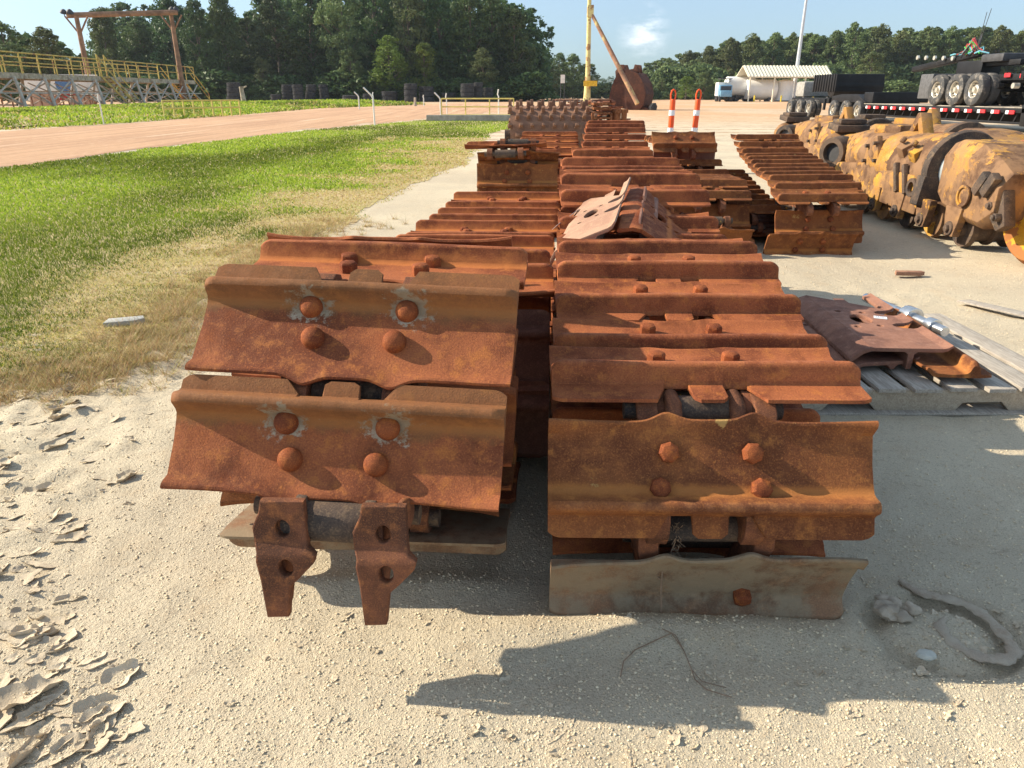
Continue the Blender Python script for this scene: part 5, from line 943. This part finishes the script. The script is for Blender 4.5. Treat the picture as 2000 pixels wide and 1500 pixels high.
# ---------------------------------------------------------------- yellow track roller frames
def track_frame(loc, rz, lab, idler=True, front=True):
    e = empty('roller_frame_assembly', loc, rz, lab, 'track frame', 'yellow brown track roller frames at right')
    # local: y along the frame (0 at the front idler axle), x = 0 outer side nearest the chains, z up
    cx, cz = .36, .62; seg = []
    prof = [(1.25, .27), (1.30, .30), (1.55, .315), (1.9, .31), (2.3, .33), (2.55, .30), (2.8, .31), (3.1, .30), (3.4, .26), (3.75, .21), (4.0, .19)]
    rg = random.Random(3); m = MB(); secs = []
    for y, r in prof:
        ph = rg.uniform(0, 6); secs.append([(cx+(r*(1+.05*math.sin(3*a+ph)+.03*math.sin(7*a+ph)))*math.cos(a), y, cz+r*(1+.05*math.sin(2*a+ph*2)+.02*math.sin(9*a))*math.sin(a)) for a in [2*math.pi*i/40 for i in range(40)]])
    m.loft(secs).build('main_tube', M_YEL, e, 60)
    MB().prism([(1.35, .18), (3.9, .26), (3.95, .48), (2.6, .58), (1.5, .55), (1.3, .36)], cx-.33, cx+.33, 'x').build('box_beam', M_YEL, e, 25, .03)
    MB().lathe([(.24, -.07), (.355, -.07), (.37, -.02), (.36, .03), (.30, .06), (.24, .06)], 40, Matrix.Translation((cx, 1.28, cz)) @ Matrix.Rotation(R(-90), 4, 'X')).prism([(cx-.37, cz-.05), (cx-.40, cz-.32), (cx-.1, cz-.42), (cx+.3, cz-.4), (cx+.36, cz-.1)], 1.2, 1.34, 'y').build('collar', M_DIRTY, e, 30, .012)
    MB().cyl((cx, .65, cz), (cx, 1.35, cz), .245, n=36).build('recoil_tube', plain('grey_tube_%d' % len(lab), (.36, .40, .42), .45, .2, .25, 5, (.3, .17, .08), .58), e)
    # angular fork over the idler
    top = [(cx-.30, .72, cz+.20), (cx+.30, .72, cz+.20), (cx+.30, .72, cz-.28), (cx-.30, .72, cz-.34)]
    fk = MB(); sec = []
    for y, zt, zb, w in ((1.12, .88, .38, .27), (.95, .92, .30, .30), (.6, .90, .24, .32), (.30, .80, .22, .33), (.10, .70, .34, .34)):
        sec.append([(cx-w, y, zb+.06), (cx-w, y, zt-.12), (cx-w*.72, y, zt), (cx+w*.72, y, zt), (cx+w, y, zt-.12), (cx+w, y, zb+.06), (cx+w*.8, y, zb), (cx-w*.8, y, zb)])
    fk.loft(sec).build('idler_fork', M_YEL, e, 22, .018)
    MB().cyl((cx-.345, .55, .47), (cx-.29, .55, .47), .075, n=24).lathe([(.07, 0), (.095, 0), (.095, .02), (.07, .02)], 24, Matrix.Translation((cx-.34, .55, .47)) @ Matrix.Rotation(R(-90), 4, 'Y')).build('cover_plate', M_YEL, e, 30, .004)
    for y in (.2, .32): MB().box((cx-.35, y, .60), (.07, .09, .2), rx=R(35)).build('fork_bracket', M_DIRTY, e, 25, .015)
    if idler:
        r = .43; w = Matrix.Translation((cx-.02, -.12, r)) @ Matrix.Rotation(R(90), 4, 'Y')
        MB().lathe([(.0, -.10), (.05, -.10), (.06, -.07), (.30, -.055), (.345, -.10), (.375, -.13), (.385, -.13), (.39, -.075), (.425, -.07), (.43, -.06), (.43, .06), (.425, .07), (.39, .075), (.385, .13), (.375, .13), (.345, .10), (.30, .055), (.10, .09), (.09, .16), (0, .16)], 64, w, False).build('idler_wheel', M_YELC, e, 30)
        MB().lathe([(.386, -.132), (.405, -.10), (.4315, -.072), (.4325, .072), (.405, .10), (.386, .132), (.384, .10), (.384, -.10)], 64, w).build('idler_rim', M_ORG, e, 30)
        for s in (-1,): MB().prism([(-.02, .30), (.08, .24), (.28, .40), (.32, .58), (.22, .66), (.10, .58)], cx-.30, cx-.20, 'x').build('idler_bracket', M_DIRTY, e, 25, .015)
        for y, z in ((.06, .36), (.16, .44), (.24, .53)): MB().cyl((cx-.35, y, z), (cx-.28, y, z), .036, n=6).cyl((cx-.37, y, z), (cx-.34, y, z), .022, n=12).build('nut', M_DIRTY, e, 30, .004)
    # rollers with their end caps
    for i in range(6):
        y = .66+i*.52; c = Matrix.Translation((cx, y, .17)) @ Matrix.Rotation(R(90), 4, 'Y')
        MB().lathe([(0, -.27), (.06, -.27), (.07, -.22), (.165, -.22), (.17, -.17), (.12, -.15), (.12, -.02), (.15, -.01), (.15, .01), (.12, .02), (.12, .15), (.17, .17), (.165, .22), (.07, .22), (.06, .27), (0, .27)], 36, c, False).build('track_roller', M_YEL if i % 2 else M_DIRTY, e, 30)
        MB().cyl((cx-.36, y, .17), (cx-.26, y, .17), .062, .075, n=20).cyl((cx-.385, y, .17), (cx-.35, y, .17), .034, n=6).build('end_cap', M_DIRTY, e, 30, .005)
        MB().prism([(y-.13, .36), (y-.11, .24), (y-.075, .14), (y-.07, .10), (y+.07, .10), (y+.075, .14), (y+.11, .24), (y+.13, .36)], cx-.345, cx-.275, 'x').build('roller_bracket', M_YEL, e, 25, .012)
    # guard blocks, lugs and bolts on the side and top
    for y, z, rx in ((1.62, .74, 20), (1.86, .76, 12)): MB().box((cx-.27, y, z), (.12, .12, .13), rx=R(rx), ry=R(-30)).cyl((cx-.33, y, z+.08), (cx-.30, y, z+.13), .03, n=6).build('mounting_block', M_YEL, e, 25, .01)
    for y in (1.60, 1.78): MB().box((cx-.34, y+.02, .50), (.05, .05, .30), rx=R(-24)).build('guard_bar', M_DIRTY, e, 25, .008)
    MB().lathe([(.055, 0), (.09, 0), (.09, .03), (.055, .03)], 24, Matrix.Translation((cx-.345, 1.42, .44)) @ Matrix.Rotation(R(-90), 4, 'Y')).build('lifting_eye', M_DIRTY, e)
    MB().prism([(2.3, .60), (2.42, .88), (2.62, .80), (2.66, .58), (2.45, .52)], cx-.33, cx-.27, 'x').build('side_lug', M_YEL, e, 25, .012)
    for y, z in ((2.40, .80), (2.58, .76), (2.34, .62), (2.6, .60)): MB().cyl((cx-.37, y, z), (cx-.31, y, z), .022, n=6).build('bolt', M_DIRTY, e, 30)
    MB().prism([(2.0, .90), (2.14, 1.12), (2.2, 1.12), (2.34, .90), (2.24, .90), (2.17, 1.02), (2.10, .90)], cx-.05, cx+.07, 'x').build('top_lug', M_YEL, e, 25, .012)
    MB().box((cx+.02, 2.75, .93), (.25, .4, .10), rz=.3).build('top_pad', M_YEL, e, 25, .02)
    # rear hub with its open bore
    hb = Matrix.Translation((cx-.24, 3.55, .62)) @ Euler((0, 0, R(-62))).to_matrix().to_4x4() @ Matrix.Rotation(R(90), 4, 'X')
    MB().lathe([(.105, -.16), (.15, -.18), (.185, -.14), (.20, .0), (.18, .16), (.12, .16), (.105, .0)], 36, hb).build('hub_ring', M_DIRTY, e, 30); MB().cyl((0, 0, .05), (0, 0, .10), .11, n=24, M=hb).build('hub_bore', M_DARKM, e)
    MB().lathe([(0, -.2), (.13, -.2), (.2, -.12), (.23, .05), (.2, .2), (0, .2)], 30, Matrix.Translation((cx-.02, 4.15, .62)) @ Matrix.Rotation(R(80), 4, 'Y'), False).build('pivot_boss', M_YEL, e, 30)
    MB().box((cx+.05, 4.1, .90), (.42, .34, .09), rx=R(6)).box((cx+.05, 4.1, .97), (.34, .28, .06)).build('wear_pad', M_DIRTY, e, 25, .02)
    MB().lathe([(.17, -.06), (.34, -.06), (.36, 0), (.34, .06), (.17, .06)], 40, Matrix.Translation((cx, 3.62, .36)) @ Matrix.Rotation(R(90), 4, 'Y')).build('dark_wheel', M_DIRTY, e, 30)
    return e
track_frame((3.95, 5.92, 0), R(-1), 'nearest yellow and brown track roller frame with a big idler wheel at its near end')
track_frame((5.35, 8.3, 0), R(-1), 'second yellow track frame, behind the nearest one at the right edge')
track_frame((4.95, 9.6, 0), R(4), 'third track frame, only its brown top and lug showing above the nearest one')
# ---------------------------------------------------------------- small things on the ground
def planklet(x, y, w, d, h, rz, lab, name='wood_scrap', mat=None, cat='wood scrap', px=None):
    m = MB().prism([(-w/2, -d/2), (w*.3, -d/2*.8), (w/2, 0.0), (w*.42, d/2), (-w/2*.9, d/2*.7)], 0, h, 'z'); o = m.build(name, mat or M_BOARD, None, 25, .003, loc=(x, y, .0)); o.rotation_euler = (0, 0, rz); return tag(o, lab, cat)
planklet(3.08, 5.47, .22, .07, .03, R(-8), 'short brown strip of wood in the sunlit gravel below the yellow frame', mat=woodmat('brown_wood', (.36, .2, .13), (.25, .13, .09)))
planklet(3.17, 4.5, .50, .12, .012, R(-62), 'weathered plank lying half buried in the gravel above the pallet')
planklet(-2.36, 4.2, .22, .11, .03, R(15), 'flat grey stone slab at the edge of the dry grass', 'stone_slab', plain('grey_stone', (.42, .42, .40), .85, 0, .2, 8), 'stone')
ic = MB().lathe([(0, -.010), (.020, -.009), (.027, .0), (.021, .010), (0, .013)], 9, closed=False); o = ic.build('pebble', plain('green_stone', (.50, .50, .44), .8, 0, .2, 20), None, 0, .003, loc=gp(1808, 1282)+Vector((0, 0, .004))); o.scale = (1, .7, .8); tag(o, 'pale greenish flat stone in the shaded gravel at lower right', 'stone')
# half buried ring of flattened hose
pts = [gp(x, y) for x, y in [(1758, 1128), (1790, 1148), (1832, 1160), (1880, 1172), (1925, 1197), (1960, 1232), (1982, 1262), (1972, 1280), (1930, 1280), (1885, 1264), (1852, 1242), (1838, 1218), (1850, 1200)]]
fine = []
for i in range(len(pts)-1):
    p0, p1_, p2, p3_ = pts[max(0, i-1)], pts[i], pts[i+1], pts[min(len(pts)-1, i+2)]
    for k in range(6): t_ = k/6; fine.append(.5*((2*p1_)+(-p0+p2)*t_+(2*p0-5*p1_+4*p2-p3_)*t_*t_+(-p0+3*p1_-3*p2+p3_)*t_**3))
zz = gz(np.array([p.x for p in fine]), np.array([p.y for p in fine])); n = len(fine)
M_HOSE = rust('muddy_hose', (.42, .34, .26), (.33, .24, .17), (.5, .4, .3), dust=(.5, .43, .33, .7), scale=2, bumpd=.002)
m = MB(); secs = []
for i, p in enumerate(fine):
    d = (fine[min(n-1, i+1)]-fine[max(0, i-1)]).normalized(); s = Vector((-d.y, d.x, 0)); w = .017*(1+.22*math.sin(i*.9)+.14*math.sin(i*2.3))*min(1, .3+i*.12, .3+(n-1-i)*.12); z = max(zz[i], -.012)+.002
    secs.append([tuple(p+s*w*math.cos(a)+Vector((0, 0, z+.007*math.sin(a)*(1+.3*math.sin(i*1.7+a))))) for a in [2*math.pi*k/12 for k in range(12)]])
m.loft(secs).build('flattened_hose', M_HOSE, None, 60); tag(bpy.data.objects['flattened_hose'], 'brown loop of flattened hose half buried in the gravel at lower right', 'hose')
M_CLOD = plain('dirt_clod', (.40, .33, .25), .95, 0, .25, 20)
for i, (x, y, s) in enumerate([(1735, 1195, .034), (1762, 1205, .022), (1748, 1180, .02), (1780, 1190, .02), (1725, 1172, .018)]):
    bm = bmesh.new(); bmesh.ops.create_icosphere(bm, subdivisions=3, radius=s)
    for v in bm.verts: v.co *= 1+.5*noise.noise(v.co*45+Vector((i*3, 0, 0))); v.co.z *= .55
    me = bpy.data.meshes.new('dirt_clod'); bm.to_mesh(me); bm.free(); me.materials.append(M_CLOD); o = put('dirt_clod', me); o.location = gp(x, y)+Vector((0, 0, .004))
    tag(o, ['largest crumbly dirt clod beside the buried hose', 'small dirt clod right of the largest one', 'dirt clod just behind the largest one', 'small dirt clod nearest the buried hose', 'smallest dirt clod, left of the largest one'][i], 'dirt clod', 'dirt clods by the buried hose')
# dead weed before the foreground chain
M_WEED = plain('dead_weed', (.26, .18, .12), .9, 0, .3, 20); b = gp(1292, 1203); e = empty('dead_weed', b, 0, 'thin dead forked weed standing in front of the right foreground chain', 'weed')
def W_(px_, py_, dy=0): return at(px_, py_, b.y+dy)-b
MB().tube([Vector((0, 0, -.01)), W_(1291, 1150), W_(1294, 1110)], [.004, .003, .0022], 6).build('stem', M_WEED, e)
m = MB(); m.tube([W_(1294, 1112), W_(1285, 1080, .005), W_(1287, 1040, .01), W_(1283, 1018, .012)], [.0018, .0014, .0012, .0008], 5).tube([W_(1294, 1112), W_(1308, 1085, -.004), W_(1318, 1060, 0), W_(1322, 1022, .004)], [.0018, .0014, .0012, .0008], 5).tube([W_(1293, 1135), W_(1282, 1125, .01)], .0012, 5)
rgw = random.Random(2)
for i in range(60):
    x, y = rgw.gauss(1322, 5), rgw.uniform(1022, 1085); m.tube([W_(x, y), W_(x+rgw.uniform(-8, 8), y+rgw.uniform(-4, 10), rgw.uniform(-.01, .01))], .0008, 4)
m.build('branches', M_WEED, e)
m = MB()
def vine(P, r=.0016):
    q = [gp(x, y) for x, y in P]; z_ = gz(np.array([p.x for p in q]), np.array([p.y for p in q])); m.tube([p+Vector((0, 0, z_[i]+.006)) for i, p in enumerate(q)], r, 5)
vine([(1212, 1318), (1218, 1290), (1240, 1272), (1270, 1262), (1310, 1250), (1335, 1270), (1352, 1300), (1358, 1318), (1380, 1338), (1430, 1355)]); vine([(1335, 1270), (1318, 1252), (1292, 1245)]); vine([(1352, 1300), (1372, 1322), (1420, 1336)], .0012)
tag(m.build('fallen_twig', M_WEED, None), 'thin brown twig lying curved in the shaded gravel before the right chain', 'twig')
# ---------------------------------------------------------------- thin summer haze over the whole yard
hz = MB().box((0, 0, 0), (1700, 1300, 64)).build('haze', None, None, 0, loc=(0, 560, 62/2-2.2)); tag(hz, kind='stuff')
hm = bpy.data.materials.new('haze'); hm.use_nodes = True; hn = hm.node_tree.nodes; hn.clear(); ho = hn.new('ShaderNodeOutputMaterial'); hv = hn.new('ShaderNodeVolumePrincipled')
hv.inputs['Color'].default_value = (.80, .88, 1, 1); hv.inputs['Density'].default_value = .00016; hv.inputs['Anisotropy'].default_value = .3; hm.node_tree.links.new(hv.outputs[0], ho.inputs['Volume']); hz.data.materials.append(hm)
